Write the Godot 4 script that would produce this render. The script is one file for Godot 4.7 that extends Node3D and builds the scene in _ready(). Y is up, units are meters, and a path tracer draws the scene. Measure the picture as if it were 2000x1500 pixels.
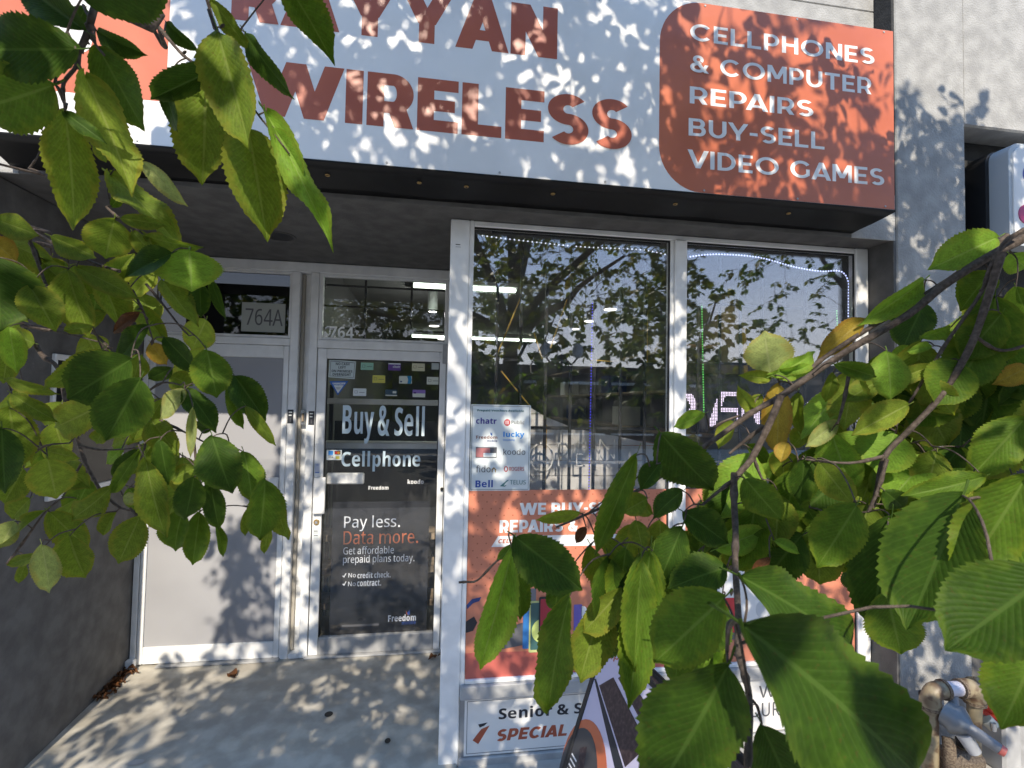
extends Node3D

const CP := Vector3(0.0, 1.77338, 2.67880)
var CB := Basis(Vector3(0.988092, 0.019126, 0.15267), Vector3(-0.024635, 0.999109, 0.034275), Vector3(-0.151878, -0.037628, 0.987683))
const ZD := -1.07
const ZL := 0.17
const ZS := 0.37
var SUN := Vector3(-sin(deg_to_rad(3.0)), 0.787, cos(deg_to_rad(3.0))).normalized()
var rng := RandomNumberGenerator.new()
var M := {}
var names := {}
var fonts := {}

# ------------------------------------------------------------------ measuring: a place in the photograph on a known plane
func ray(px: float, py: float) -> Vector3:
	return CB * Vector3((px - 1000.0) / 1000.0, -(py - 750.0) / 1000.0, -1.0)

func W(px: float, py: float, z: float) -> Vector3:
	var d := ray(px, py)
	return CP + d * ((z - CP.z) / d.z)

func WX(px: float, py: float, x: float) -> Vector3:
	var d := ray(px, py)
	return CP + d * ((x - CP.x) / d.x)

func at(px: float, py: float, depth: float) -> Vector3:
	return CP + ray(px, py) * depth

func seen(p: Vector3, margin: float) -> bool:
	var q := CB.inverse() * (p - CP)
	if q.z > -0.02:
		return q.length() < 0.35
	return absf(q.x / -q.z) < 1.0 + margin and absf(q.y / -q.z) < 0.75 + margin

func px_of(p: Vector3) -> Vector2:
	var q := CB.inverse() * (p - CP)
	return Vector2(1000.0 + 1000.0 * q.x / -q.z, 750.0 - 1000.0 * q.y / -q.z)

# ------------------------------------------------------------------ objects
func numbered(n: String) -> String:
	var k: int = names.get(n, 0)
	names[n] = k + 1
	return n if k == 0 else "%s_%03d" % [n, k]

func tag(o: Node, label: String, category: String, group := "") -> Node:
	o.set_meta("label", label)
	o.set_meta("category", category)
	if group:
		o.set_meta("group", group)
	return o

func thing(n: String, label: String, category: String, pos := Vector3.ZERO, group := "") -> Node3D:
	var o := Node3D.new()
	o.name = numbered(n)
	add_child(o, true)
	o.position = pos
	tag(o, label, category, group)
	return o

func mk(n: String, mesh: Mesh, mat: Material, parent: Node = null) -> MeshInstance3D:
	var o := MeshInstance3D.new()
	o.mesh = mesh
	o.material_override = mat
	if parent == null or parent == self:
		o.name = numbered(n)
		add_child(o, true)
	else:
		var c: Dictionary = parent.get_meta("_c") if parent.has_meta("_c") else {}
		var k: int = c.get(n, 0)
		c[n] = k + 1
		parent.set_meta("_c", c)
		o.name = n if k == 0 else "%s_%03d" % [n, k]
		parent.add_child(o, true)
		if parent is Node3D and not parent.has_meta("_local"):
			var off := Vector3.ZERO
			var p: Node = parent
			while p != self and p is Node3D:
				off += (p as Node3D).position
				p = p.get_parent()
			o.position = -off
	return o

func clean_meta(n: Node) -> void:
	if n.has_meta("_local"):
		n.remove_meta("_local")
	if n.has_meta("_c"):
		n.remove_meta("_c")
	for c in n.get_children():
		clean_meta(c)

func ST() -> SurfaceTool:
	var s := SurfaceTool.new()
	s.begin(Mesh.PRIMITIVE_TRIANGLES)
	return s

func fin(s: SurfaceTool) -> ArrayMesh:
	return s.commit()

func tri(s: SurfaceTool, a: Vector3, b: Vector3, c: Vector3, n: Vector3) -> void:
	if (b - a).cross(c - a).dot(n) > 0.0:
		var t := b
		b = c
		c = t
	for v in [a, b, c]:
		s.set_normal(n)
		s.set_uv(Vector2(v.x, v.y))
		s.add_vertex(v)

func quad(s: SurfaceTool, a: Vector3, b: Vector3, c: Vector3, d: Vector3) -> void:
	var n := (b - a).cross(c - a)
	if n.length_squared() < 1e-14:
		n = (c - a).cross(d - a)
	n = n.normalized()
	tri(s, a, b, c, n)
	tri(s, a, c, d, n)

# box with chamfered edges
func cbox(s: SurfaceTool, x0: float, x1: float, y0: float, y1: float, z0: float, z1: float, b := 0.0) -> void:
	var c := Vector3((x0 + x1) / 2, (y0 + y1) / 2, (z0 + z1) / 2)
	var h := Vector3(absf(x1 - x0) / 2, absf(y1 - y0) / 2, absf(z1 - z0) / 2)
	b = minf(b, minf(h.x, minf(h.y, h.z)) * 0.8)
	for ax in 3:
		for sg: float in [-1.0, 1.0]:
			var n := Vector3.ZERO
			n[ax] = sg
			var u := (ax + 1) % 3
			var v := (ax + 2) % 3
			var ps := []
			for k: Vector2 in [Vector2(-1, -1), Vector2(1, -1), Vector2(1, 1), Vector2(-1, 1)]:
				var p := c
				p[ax] += sg * h[ax]
				p[u] += k.x * (h[u] - b)
				p[v] += k.y * (h[v] - b)
				ps.append(p)
			tri(s, ps[0], ps[1], ps[2], n)
			tri(s, ps[0], ps[2], ps[3], n)
	if b <= 0.0:
		return
	for ax in 3:
		var u := (ax + 1) % 3
		var v := (ax + 2) % 3
		for su: float in [-1.0, 1.0]:
			for sv: float in [-1.0, 1.0]:
				var n := Vector3.ZERO
				n[u] = su
				n[v] = sv
				n = n.normalized()
				var p1 := c
				var p2 := c
				p1[u] += su * h[u]
				p1[v] += sv * (h[v] - b)
				p2[u] += su * (h[u] - b)
				p2[v] += sv * h[v]
				var e := Vector3.ZERO
				e[ax] = h[ax] - b
				tri(s, p1 - e, p1 + e, p2 + e, n)
				tri(s, p1 - e, p2 + e, p2 - e, n)
	for sx: float in [-1.0, 1.0]:
		for sy: float in [-1.0, 1.0]:
			for sz: float in [-1.0, 1.0]:
				var g := Vector3(sx, sy, sz)
				tri(s, c + g * Vector3(h.x, h.y - b, h.z - b), c + g * Vector3(h.x - b, h.y, h.z - b), c + g * Vector3(h.x - b, h.y - b, h.z), g.normalized())

func box(n: String, x0: float, x1: float, y0: float, y1: float, z0: float, z1: float, mat: Material, parent: Node = null, b := 0.003) -> MeshInstance3D:
	var s := ST()
	cbox(s, x0, x1, y0, y1, z0, z1, b)
	return mk(n, fin(s), mat, parent)

# outline (counter-clockwise or not) pulled from z0 (back) to z1 (front)
func plate_mesh(poly: PackedVector2Array, z0: float, z1: float) -> ArrayMesh:
	var s := ST()
	var idx := Geometry2D.triangulate_polygon(poly)
	for i in range(0, idx.size(), 3):
		var a := poly[idx[i]]
		var b := poly[idx[i + 1]]
		var c := poly[idx[i + 2]]
		tri(s, Vector3(a.x, a.y, z1), Vector3(b.x, b.y, z1), Vector3(c.x, c.y, z1), Vector3.BACK)
		tri(s, Vector3(a.x, a.y, z0), Vector3(b.x, b.y, z0), Vector3(c.x, c.y, z0), Vector3.FORWARD)
	var cw := Geometry2D.is_polygon_clockwise(poly)
	for i in poly.size():
		var a := poly[i]
		var b := poly[(i + 1) % poly.size()]
		var d := b - a
		if d.length() < 1e-7:
			continue
		var n := Vector3(d.y, -d.x, 0).normalized() * (-1.0 if cw else 1.0)
		tri(s, Vector3(a.x, a.y, z0), Vector3(b.x, b.y, z0), Vector3(b.x, b.y, z1), n)
		tri(s, Vector3(a.x, a.y, z0), Vector3(b.x, b.y, z1), Vector3(a.x, a.y, z1), n)
	return fin(s)

func plate(n: String, poly: PackedVector2Array, z0: float, z1: float, mat: Material, parent: Node = null) -> MeshInstance3D:
	return mk(n, plate_mesh(poly, z0, z1), mat, parent)

func rrect(x0: float, y0: float, x1: float, y1: float, r: float, corners := 15, seg := 8) -> PackedVector2Array:
	var p := PackedVector2Array()
	var cs := [Vector2(x1 - r, y1 - r), Vector2(x0 + r, y1 - r), Vector2(x0 + r, y0 + r), Vector2(x1 - r, y0 + r)]
	var sharp := [Vector2(x1, y1), Vector2(x0, y1), Vector2(x0, y0), Vector2(x1, y0)]
	for k in 4:
		if corners & (1 << k) and r > 0.0:
			for i in seg + 1:
				var a := PI / 2 * (k + i / float(seg))
				p.append(cs[k] + Vector2(cos(a), sin(a)) * r)
		else:
			p.append(sharp[k])
	return p

func ellipse(cx: float, cy: float, rx: float, ry: float, seg := 24) -> PackedVector2Array:
	var p := PackedVector2Array()
	for i in seg:
		p.append(Vector2(cx + cos(TAU * i / seg) * rx, cy + sin(TAU * i / seg) * ry))
	return p

func pxpoly(pts: Array, z: float) -> PackedVector2Array:
	var p := PackedVector2Array()
	for q: Vector2 in pts:
		var w := W(q.x, q.y, z)
		p.append(Vector2(w.x, w.y))
	return p

func tube(s: SurfaceTool, pts: Array, rad: Array, sides := 8, caps := true) -> void:
	var rings := []
	var nrm := []
	var ref := Vector3.UP
	var d0: Vector3 = (pts[1] - pts[0]).normalized()
	if absf(d0.dot(ref)) > 0.9:
		ref = Vector3.RIGHT
	var u := d0.cross(ref).normalized()
	for i in pts.size():
		var d: Vector3
		if i == 0:
			d = pts[1] - pts[0]
		elif i == pts.size() - 1:
			d = pts[i] - pts[i - 1]
		else:
			d = (pts[i] - pts[i - 1]).normalized() + (pts[i + 1] - pts[i]).normalized()
		d = d.normalized()
		u = (u - d * u.dot(d)).normalized()
		var v := d.cross(u)
		var ring := []
		var nn := []
		for k in sides:
			var a := TAU * k / sides
			var n := u * cos(a) + v * sin(a)
			ring.append(pts[i] + n * float(rad[mini(i, rad.size() - 1)]))
			nn.append(n)
		rings.append(ring)
		nrm.append(nn)
	var run := 0.0
	for i in pts.size() - 1:
		var ln: float = (pts[i + 1] - pts[i]).length()
		for k in sides:
			var k2 := (k + 1) % sides
			var q := [[i, k], [i + 1, k], [i + 1, k2], [i, k], [i + 1, k2], [i, k2]]
			var a: Vector3 = rings[i][k]
			var b: Vector3 = rings[i + 1][k]
			var c: Vector3 = rings[i + 1][k2]
			var flip: bool = (b - a).cross(c - a).dot(nrm[i][k]) > 0.0
			if flip:
				q = [[i, k], [i + 1, k2], [i + 1, k], [i, k], [i, k2], [i + 1, k2]]
			for e in q:
				s.set_normal(nrm[e[0]][e[1]])
				s.set_uv(Vector2(float(e[1]) / sides, (run + (ln if e[0] > i else 0.0)) * 8.0))
				s.add_vertex(rings[e[0]][e[1]])
		run += ln
	if caps:
		for e in [0, pts.size() - 1]:
			var n: Vector3 = (pts[0] - pts[1]).normalized() if e == 0 else (pts[e] - pts[e - 1]).normalized()
			for k in range(1, sides - 1):
				tri(s, rings[e][0], rings[e][k], rings[e][k + 1], n)

func tube_obj(n: String, pts: Array, rad: Array, mat: Material, parent: Node = null, sides := 10) -> MeshInstance3D:
	var s := ST()
	tube(s, pts, rad, sides)
	return mk(n, fin(s), mat, parent)

func smooth(pts: Array, per := 5) -> Array:
	var r := []
	for i in pts.size() - 1:
		var a: Vector3 = pts[maxi(i - 1, 0)]
		var b: Vector3 = pts[i]
		var c: Vector3 = pts[i + 1]
		var d: Vector3 = pts[mini(i + 2, pts.size() - 1)]
		for k in per:
			r.append(b.cubic_interpolate(c, a, d, k / float(per)))
	r.append(pts[-1])
	return r

# lettering fitted to a box: left, bottom, right, top (of the inked outline) on plane z
func font(face: String, weight: int, heavy: float) -> Font:
	var key := "%s%d%.2f" % [face, weight, heavy]
	if not fonts.has(key):
		var f := SystemFont.new()
		f.font_names = PackedStringArray([face])
		f.font_weight = weight
		if false:
			var v := FontVariation.new()
			v.base_font = f
			v.variation_embolden = heavy
			fonts[key] = v
		else:
			fonts[key] = f
	return fonts[key]

func text(n: String, str: String, x0: float, y0: float, x1: float, y1: float, z: float, mat: Material, parent: Node, weight := 700, heavy := 0.0, face := "Droid Sans", thick := 0.0012, skew := 0.0) -> MeshInstance3D:
	var t := TextMesh.new()
	t.text = str
	t.font = font(face, weight, heavy)
	t.font_size = 48
	t.pixel_size = 0.01
	t.depth = 0.02
	t.curve_step = 2.0
	var ar := t.surface_get_arrays(0)
	var vs: PackedVector3Array = ar[Mesh.ARRAY_VERTEX]
	var lo := Vector3(1e9, 1e9, 1e9)
	var hi := -lo
	for v in vs:
		lo = lo.min(v)
		hi = hi.max(v)
	var k := Vector3((x1 - x0) / (hi.x - lo.x), (y1 - y0) / (hi.y - lo.y), thick / maxf(hi.z - lo.z, 1e-6))
	var am := ArrayMesh.new()
	var outv := PackedVector3Array()
	outv.resize(vs.size())
	for i in vs.size():
		var q := (vs[i] - lo) * k
		outv[i] = Vector3(x0 + q.x + q.y * skew, y0 + q.y, z + q.z)
	ar[Mesh.ARRAY_VERTEX] = outv
	ar[Mesh.ARRAY_TANGENT] = null
	am.add_surface_from_arrays(Mesh.PRIMITIVE_TRIANGLES, ar)
	return mk(n, am, mat, parent)

# the same, from corners measured in the photograph on plane z
func ptext(n: String, str: String, ax: float, ay: float, bx: float, by: float, z: float, mat: Material, parent: Node, weight := 700, heavy := 0.0, skew := 0.0, face := "Droid Sans") -> MeshInstance3D:
	var a := W(ax, ay, z)
	var b := W(bx, by, z)
	return text(n, str, a.x, minf(a.y, b.y), b.x, maxf(a.y, b.y), z, mat, parent, weight, heavy, face, 0.0012, skew)

func prect(n: String, ax: float, ay: float, bx: float, by: float, z: float, mat: Material, parent: Node, thick := 0.001, r := 0.0) -> MeshInstance3D:
	var a := W(ax, ay, z)
	var b := W(bx, by, z)
	return plate(n, rrect(minf(a.x, b.x), minf(a.y, b.y), maxf(a.x, b.x), maxf(a.y, b.y), r, 15 if r > 0 else 0, 6), z, z + thick, mat, parent)

# heavy geometric capitals, built stroke by stroke: tx, ty are the thickness of uprights and of level strokes
func g_rect(a: Array, x0: float, x1: float, y0: float, y1: float) -> void:
	a.append(PackedVector2Array([Vector2(x0, y0), Vector2(x1, y0), Vector2(x1, y1), Vector2(x0, y1)]))

func g_par(a: Array, xb: float, xt: float, y0: float, y1: float, t: float) -> void:
	a.append(PackedVector2Array([Vector2(xb, y0), Vector2(xb + t, y0), Vector2(xt + t, y1), Vector2(xt, y1)]))

func g_ring(a: Array, cx: float, cy: float, rx: float, ry: float, a0: float, a1: float, tx: float, ty: float) -> void:
	var n := maxi(4, int(absf(a1 - a0) / 9.0))
	for i in n:
		var q := PackedVector2Array()
		for e in [[i, 0], [i + 1, 0], [i + 1, 1], [i, 1]]:
			var g := deg_to_rad(lerpf(a0, a1, e[0] / float(n)))
			q.append(Vector2(cx + cos(g) * (rx - (tx if e[1] else 0.0)), cy + sin(g) * (ry - (ty if e[1] else 0.0))))
		a.append(q)

func glyph(ch: String, tx: float, ty: float) -> Array:
	var p := []
	var w := 0.8
	var d := tx * 1.12
	match ch:
		"A":
			w = 0.72 + d
			g_par(p, 0.0, (w - d) / 2, 0, 1, d)
			g_par(p, w - d, (w - d) / 2, 0, 1, d)
			g_rect(p, w * 0.22, w * 0.78, 0.18, 0.18 + ty * 0.9)
		"B", "P", "R":
			w = 0.52 + tx
			var m := 0.5 if ch == "B" else 0.36
			var r := (1.0 - m + ty * 0.45) / 2.0
			g_rect(p, 0, tx, 0, 1)
			g_rect(p, tx, w - r, 1 - ty, 1)
			g_rect(p, tx, w - r, m - ty * 0.45, m + ty * 0.55)
			g_ring(p, w - r, 1 - r, r, r, -90, 90, tx, ty)
			if ch == "B":
				var r2 := (0.5 + ty * 0.55) / 2.0
				w += 0.04
				g_rect(p, tx, w - r2, 0, ty)
				g_ring(p, w - r2, r2, r2, r2, -90, 90, tx, ty)
			elif ch == "R":
				g_par(p, w - d * 0.98, w * 0.42, 0, m + ty * 0.2, d)
		"C", "G":
			w = 0.92
			g_ring(p, 0.5, 0.5, 0.5, 0.5, 42 if ch == "C" else 38, 318 if ch == "C" else 322, tx, ty)
			if ch == "G":
				g_rect(p, w - tx * 1.02, w - 0.02, 0.16, 0.52)
		"D":
			w = 0.62 + tx
			g_rect(p, 0, tx, 0, 1)
			g_rect(p, tx, w - 0.5, 1 - ty, 1)
			g_rect(p, tx, w - 0.5, 0, ty)
			g_ring(p, w - 0.5, 0.5, 0.5, 0.5, -90, 90, tx, ty)
		"E", "L":
			w = 0.44 + tx
			g_rect(p, 0, tx, 0, 1)
			g_rect(p, tx, w, 0, ty)
			if ch == "E":
				g_rect(p, tx, w, 1 - ty, 1)
				g_rect(p, tx, w - 0.06, 0.5 - ty / 2, 0.5 + ty / 2)
		"H":
			w = 0.5 + tx * 1.4
			g_rect(p, 0, tx, 0, 1)
			g_rect(p, w - tx, w, 0, 1)
			g_rect(p, tx, w - tx, 0.5 - ty / 2, 0.5 + ty / 2)
		"I":
			w = tx
			g_rect(p, 0, tx, 0, 1)
		"M":
			w = 0.62 + tx * 1.6
			g_rect(p, 0, tx * 0.9, 0, 1)
			g_rect(p, w - tx * 0.9, w, 0, 1)
			g_par(p, w / 2 - d * 0.5, 0.0, 0.22, 1, d)
			g_par(p, w / 2 - d * 0.5, w - d, 0.22, 1, d)
		"N":
			w = 0.5 + tx * 1.5
			g_rect(p, 0, tx, 0, 1)
			g_rect(p, w - tx, w, 0, 1)
			g_par(p, w - d * 1.15, 0.0, 0, 1, d * 1.15)
		"O":
			w = 1.06
			g_ring(p, 0.53, 0.5, 0.53, 0.5, 0, 360, tx, ty)
		"S":
			w = 0.50 + tx
			var r := 0.25 + ty / 4
			g_ring(p, w / 2, 1 - r, w / 2, r, 38, 270, tx, ty)
			g_ring(p, w / 2, r, w / 2, r, 90, -142, tx, ty)
		"T":
			w = 0.56 + tx
			g_rect(p, 0, w, 1 - ty, 1)
			g_rect(p, w / 2 - tx / 2, w / 2 + tx / 2, 0, 1 - ty)
		"U":
			w = 0.52 + tx * 1.4
			g_rect(p, 0, tx, 0.4, 1)
			g_rect(p, w - tx, w, 0.4, 1)
			g_ring(p, w / 2, 0.4, w / 2, 0.4, 180, 360, tx, ty)
		"V":
			w = 0.72 + d
			g_par(p, (w - d) / 2, 0, 0, 1, d)
			g_par(p, (w - d) / 2, w - d, 0, 1, d)
		"W":
			w = 1.0 + d * 1.9
			var k := (w - d) / 4.0
			g_par(p, k, 0, 0, 1, d)
			g_par(p, k, k * 2, 0, 1, d)
			g_par(p, k * 3, k * 2, 0, 1, d)
			g_par(p, k * 3, w - d, 0, 1, d)
		"Y":
			w = 0.70 + d
			g_rect(p, w / 2 - tx / 2, w / 2 + tx / 2, 0, 0.42)
			g_par(p, w / 2 - d / 2, 0, 0.36, 1, d)
			g_par(p, w / 2 - d / 2, w - d, 0.36, 1, d)
		"&":
			w = 0.86
			g_ring(p, 0.38, 0.76, 0.25, 0.24, -40, 300, tx * 0.85, ty * 0.85)
			g_ring(p, 0.36, 0.29, 0.36, 0.29, 60, 330, tx, ty)
			g_par(p, 0.86 - d, 0.16, 0, 0.66, d)
			g_par(p, 0.52, 0.80 - d * 0.6, 0.14, 0.46, d * 0.8)
		"-":
			w = 0.36
			g_rect(p, 0, w, 0.36, 0.36 + ty)
		_:
			w = 0.28
	return [w, p]

func caps(n: String, str: String, x0: float, y0: float, x1: float, y1: float, z: float, m: Material, parent: Node, tx := 0.2, ty := 0.17, gap := 0.10, skew := 0.0) -> void:
	var pen := 0.0
	var placed := []
	for i in str.length():
		var ch := str[i]
		var g := glyph(ch, tx, ty)
		placed.append([pen, g[1]])
		var nx := str[i + 1] if i + 1 < str.length() else " "
		var k := gap
		if ch == "P" and nx == "A":
			k = gap - 0.16
		elif ch in ["A", "V", "Y", "W"] or nx in ["A", "V", "Y", "W"]:
			k = gap * 0.5
		pen += float(g[0]) + k
	pen -= gap
	var kx := (x1 - x0) / pen
	var ky := y1 - y0
	for e in placed:
		if e[1].is_empty():
			continue
		var s := ST()
		var lay := 0
		for poly: PackedVector2Array in e[1]:
			var q := []
			for v in poly:
				q.append(Vector3(x0 + (e[0] + v.x) * kx + v.y * ky * skew, y0 + v.y * ky, z + 0.0003 + 0.00004 * lay))
			tri(s, q[0], q[1], q[2], Vector3.BACK)
			tri(s, q[0], q[2], q[3], Vector3.BACK)
			lay += 1
		mk(n, fin(s), m, parent)

func vcaps(n: String, str: String, v: Vector3, x0: float, y0: float, x1: float, y1: float, z: float, m: Material, parent: Node, tx := 0.2, ty := 0.17, skew := 0.0) -> void:
	var a := W(v.x + x0 / v.z, v.y + y0 / v.z, z)
	var b := W(v.x + x1 / v.z, v.y + y1 / v.z, z)
	caps(n, str, a.x, minf(a.y, b.y), b.x, maxf(a.y, b.y), z, m, parent, tx, ty, 0.10, skew)

# ------------------------------------------------------------------ materials
func noise(freq: float, oct: int, sd: int, type := FastNoiseLite.TYPE_SIMPLEX_SMOOTH) -> FastNoiseLite:
	var n := FastNoiseLite.new()
	n.noise_type = type
	n.frequency = freq
	n.fractal_octaves = oct
	n.seed = sd
	return n

func ntex(size: int, freq: float, oct: int, sd: int, c0: Color, c1: Color, p0 := 0.2, p1 := 0.8, type := FastNoiseLite.TYPE_SIMPLEX_SMOOTH) -> ImageTexture:
	var n := noise(freq, oct, sd, type)
	var im := n.get_seamless_image(size, size)
	im.convert(Image.FORMAT_RGB8)
	for y in size:
		for x in size:
			var v := clampf((im.get_pixel(x, y).r - p0) / (p1 - p0), 0, 1)
			im.set_pixel(x, y, c0.lerp(c1, v))
	return ImageTexture.create_from_image(im)

func lin(r: float, g: float, b: float, a := 1.0) -> Color:
	return Color(r, g, b, a).linear_to_srgb()

func mat(c: Color, rough := 0.6, metal := 0.0, spec := 0.5) -> StandardMaterial3D:
	var m := StandardMaterial3D.new()
	m.albedo_color = c
	m.roughness = rough
	m.metallic = metal
	m.metallic_specular = spec
	return m

func emit(c: Color, e: float) -> StandardMaterial3D:
	var m := mat(c, 0.5)
	m.emission_enabled = true
	m.emission = c
	m.emission_energy_multiplier = e
	return m

func tri_mat(tex: Texture2D, scale: float, rough := 0.8, bump: Texture2D = null, depth := 0.0, spec := 0.5) -> StandardMaterial3D:
	var m := StandardMaterial3D.new()
	m.albedo_texture = tex
	m.roughness = rough
	m.metallic_specular = spec
	m.uv1_triplanar = true
	m.uv1_world_triplanar = true
	m.uv1_scale = Vector3.ONE * scale
	if bump:
		m.heightmap_enabled = true
		m.heightmap_texture = bump
		m.heightmap_scale = depth
	return m

# a leaf's colour: veins, mottling, margins, dry patches. v runs from base to tip
func vein(x: float, t: float) -> float:
	var f := fposmod(t * 15.0 - absf(x) * 5.2 + (0.35 if x > 0 else 0.0), 1.0)
	var lat := 1.0 - smoothstep(0.0, 0.16, minf(f, 1.0 - f))
	var mid := 1.0 - smoothstep(0.03, 0.075 - 0.03 * t, absf(x))
	return maxf(mid, lat * 0.62 * (1.0 - 0.4 * absf(x)))

func leaf_tex(base: Color, veinc: Color, edge: Color, edge_amt: float, dry: float, sd: int) -> ImageTexture:
	var im := Image.create(96, 192, false, Image.FORMAT_RGB8)
	var n := noise(0.03, 3, sd)
	var n2 := noise(0.15, 2, sd + 7)
	var brown := lin(0.13, 0.055, 0.02)
	for y in 192:
		for x in 96:
			var u := (x + 0.5) / 48.0 - 1.0
			var t := (y + 0.5) / 192.0
			var a := n.get_noise_2d(x, y)
			var b := n2.get_noise_2d(x, y)
			var c := base.lightened(0.0)
			c = c * (1.0 + 0.13 * a + 0.09 * b)
			c = c.lerp(veinc, vein(u, t) * 0.72)
			var e := smoothstep(0.62, 1.0, absf(u) + 0.35 * a + maxf(0.0, t - 0.75)) * edge_amt
			c = c.lerp(edge, clampf(e, 0, 1))
			var spot := smoothstep(0.52, 0.62, n2.get_noise_2d(x * 0.9 + 300.0, y * 0.9))
			c = c.lerp(brown, spot * 0.3)
			if dry > 0.0:
				var d := smoothstep(0.55, 0.7, a * 0.9 + absf(u) * 0.35 + absf(t - 0.45) * 0.75 + dry * 0.3)
				c = c.lerp(brown * (1.0 + 0.5 * b), clampf(d, 0, 1))
			c.a = 1.0
			im.set_pixel(x, y, c.clamp())
	return ImageTexture.create_from_image(im)

var leaf_bump: ImageTexture
func leaf_mat(base: Color, veinc: Color, edge: Color, edge_amt: float, dry: float, sd: int, back: float) -> StandardMaterial3D:
	var m := StandardMaterial3D.new()
	m.albedo_texture = leaf_tex(base.linear_to_srgb(), veinc.linear_to_srgb(), edge.linear_to_srgb(), edge_amt, dry, sd)
	m.roughness = 0.52
	m.metallic_specular = 0.24
	m.backlight_enabled = true
	m.backlight = Color(back, back, back * 0.75)
	m.heightmap_enabled = true
	m.heightmap_texture = leaf_bump
	m.heightmap_scale = 0.035
	m.cull_mode = BaseMaterial3D.CULL_DISABLED
	return m

func materials() -> void:
	var bim := Image.create(96, 192, false, Image.FORMAT_RGB8)
	for y in 192:
		for x in 96:
			var u := (x + 0.5) / 48.0 - 1.0
			var t := (y + 0.5) / 192.0
			var f := fposmod(t * 15.0 - absf(u) * 5.2 + (0.35 if u > 0 else 0.0), 1.0)
			var h := 0.75 * sin(f * PI) * (1.0 - 0.5 * absf(u)) * smoothstep(0.03, 0.2, absf(u)) + 0.12
			bim.set_pixel(x, y, Color(h, h, h))
	leaf_bump = ImageTexture.create_from_image(bim)
	# dark, mid, olive, bright, yellow, pale with scorched spots, dead brown, lighter olive
	M.leaf = [
		leaf_mat(Color(0.036, 0.078, 0.009), Color(0.08, 0.14, 0.028), Color(0.13, 0.18, 0.02), 0.4, 0.0, 1, 0.8),
		leaf_mat(Color(0.085, 0.158, 0.016), Color(0.16, 0.24, 0.05), Color(0.20, 0.22, 0.02), 0.4, 0.0, 2, 0.9),
		leaf_mat(Color(0.145, 0.215, 0.026), Color(0.24, 0.31, 0.075), Color(0.26, 0.22, 0.03), 0.45, 0.0, 3, 1.0),
		leaf_mat(Color(0.215, 0.38, 0.046), Color(0.31, 0.45, 0.12), Color(0.26, 0.27, 0.04), 0.4, 0.0, 4, 1.0),
		leaf_mat(Color(0.40, 0.29, 0.045), Color(0.44, 0.35, 0.10), Color(0.30, 0.14, 0.03), 0.5, 0.0, 5, 0.9),
		leaf_mat(Color(0.31, 0.37, 0.13), Color(0.38, 0.42, 0.19), Color(0.33, 0.26, 0.07), 0.5, 0.0, 6, 0.95),
		leaf_mat(Color(0.10, 0.042, 0.018), Color(0.14, 0.065, 0.03), Color(0.06, 0.025, 0.01), 0.4, 0.3, 7, 0.3),
		leaf_mat(Color(0.23, 0.31, 0.042), Color(0.33, 0.39, 0.11), Color(0.30, 0.27, 0.04), 0.6, 0.0, 8, 1.0),
	]
	var cm := StandardMaterial3D.new()
	cm.albedo_color = Color.WHITE
	cm.vertex_color_use_as_albedo = true
	cm.roughness = 0.5
	cm.backlight_enabled = true
	cm.backlight = Color(0.95, 0.95, 0.6)
	cm.cull_mode = BaseMaterial3D.CULL_DISABLED
	M.crown_leaf = cm
	var grain := ntex(512, 0.05, 4, 11, Color(0.1, 0.1, 0.1), Color(0.9, 0.9, 0.9))
	var fine := ntex(512, 0.12, 3, 12, Color(0.0, 0.0, 0.0), Color.WHITE)
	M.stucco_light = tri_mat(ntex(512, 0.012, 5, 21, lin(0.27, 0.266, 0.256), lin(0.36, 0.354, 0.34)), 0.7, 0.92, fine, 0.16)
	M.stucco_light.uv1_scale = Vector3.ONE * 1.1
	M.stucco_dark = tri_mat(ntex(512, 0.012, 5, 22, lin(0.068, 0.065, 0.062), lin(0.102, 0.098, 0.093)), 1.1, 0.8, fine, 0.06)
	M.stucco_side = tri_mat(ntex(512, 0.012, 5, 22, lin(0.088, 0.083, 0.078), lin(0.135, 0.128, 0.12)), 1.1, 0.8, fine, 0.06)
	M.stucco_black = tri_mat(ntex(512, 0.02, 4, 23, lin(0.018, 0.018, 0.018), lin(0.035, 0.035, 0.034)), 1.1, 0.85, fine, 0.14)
	M.concrete = tri_mat(ntex(1024, 0.008, 6, 24, lin(0.32, 0.295, 0.25), lin(0.46, 0.43, 0.37), 0.3, 0.75), 0.55, 0.9, grain, 0.10)
	M.asphalt = tri_mat(ntex(512, 0.05, 5, 25, lin(0.04, 0.04, 0.041), lin(0.075, 0.074, 0.072)), 0.7, 0.9, fine, 0.2)
	M.sidewalk = tri_mat(ntex(512, 0.015, 6, 26, lin(0.32, 0.305, 0.28), lin(0.44, 0.42, 0.39)), 0.5, 0.9, grain, 0.1)
	M.frame = tri_mat(ntex(256, 0.015, 5, 27, lin(0.69, 0.69, 0.68), lin(0.80, 0.80, 0.79)), 1.3, 0.42)
	M.frame_grey = tri_mat(ntex(256, 0.015, 5, 28, lin(0.30, 0.30, 0.30), lin(0.40, 0.40, 0.395)), 1.3, 0.5)
	M.panel = tri_mat(ntex(256, 0.006, 4, 29, lin(0.30, 0.30, 0.315), lin(0.345, 0.345, 0.36)), 0.6, 0.55)
	M.bark = tri_mat(ntex(256, 0.03, 5, 30, lin(0.040, 0.028, 0.020), lin(0.13, 0.10, 0.085)), 14.0, 0.8, fine, 0.05)
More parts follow.
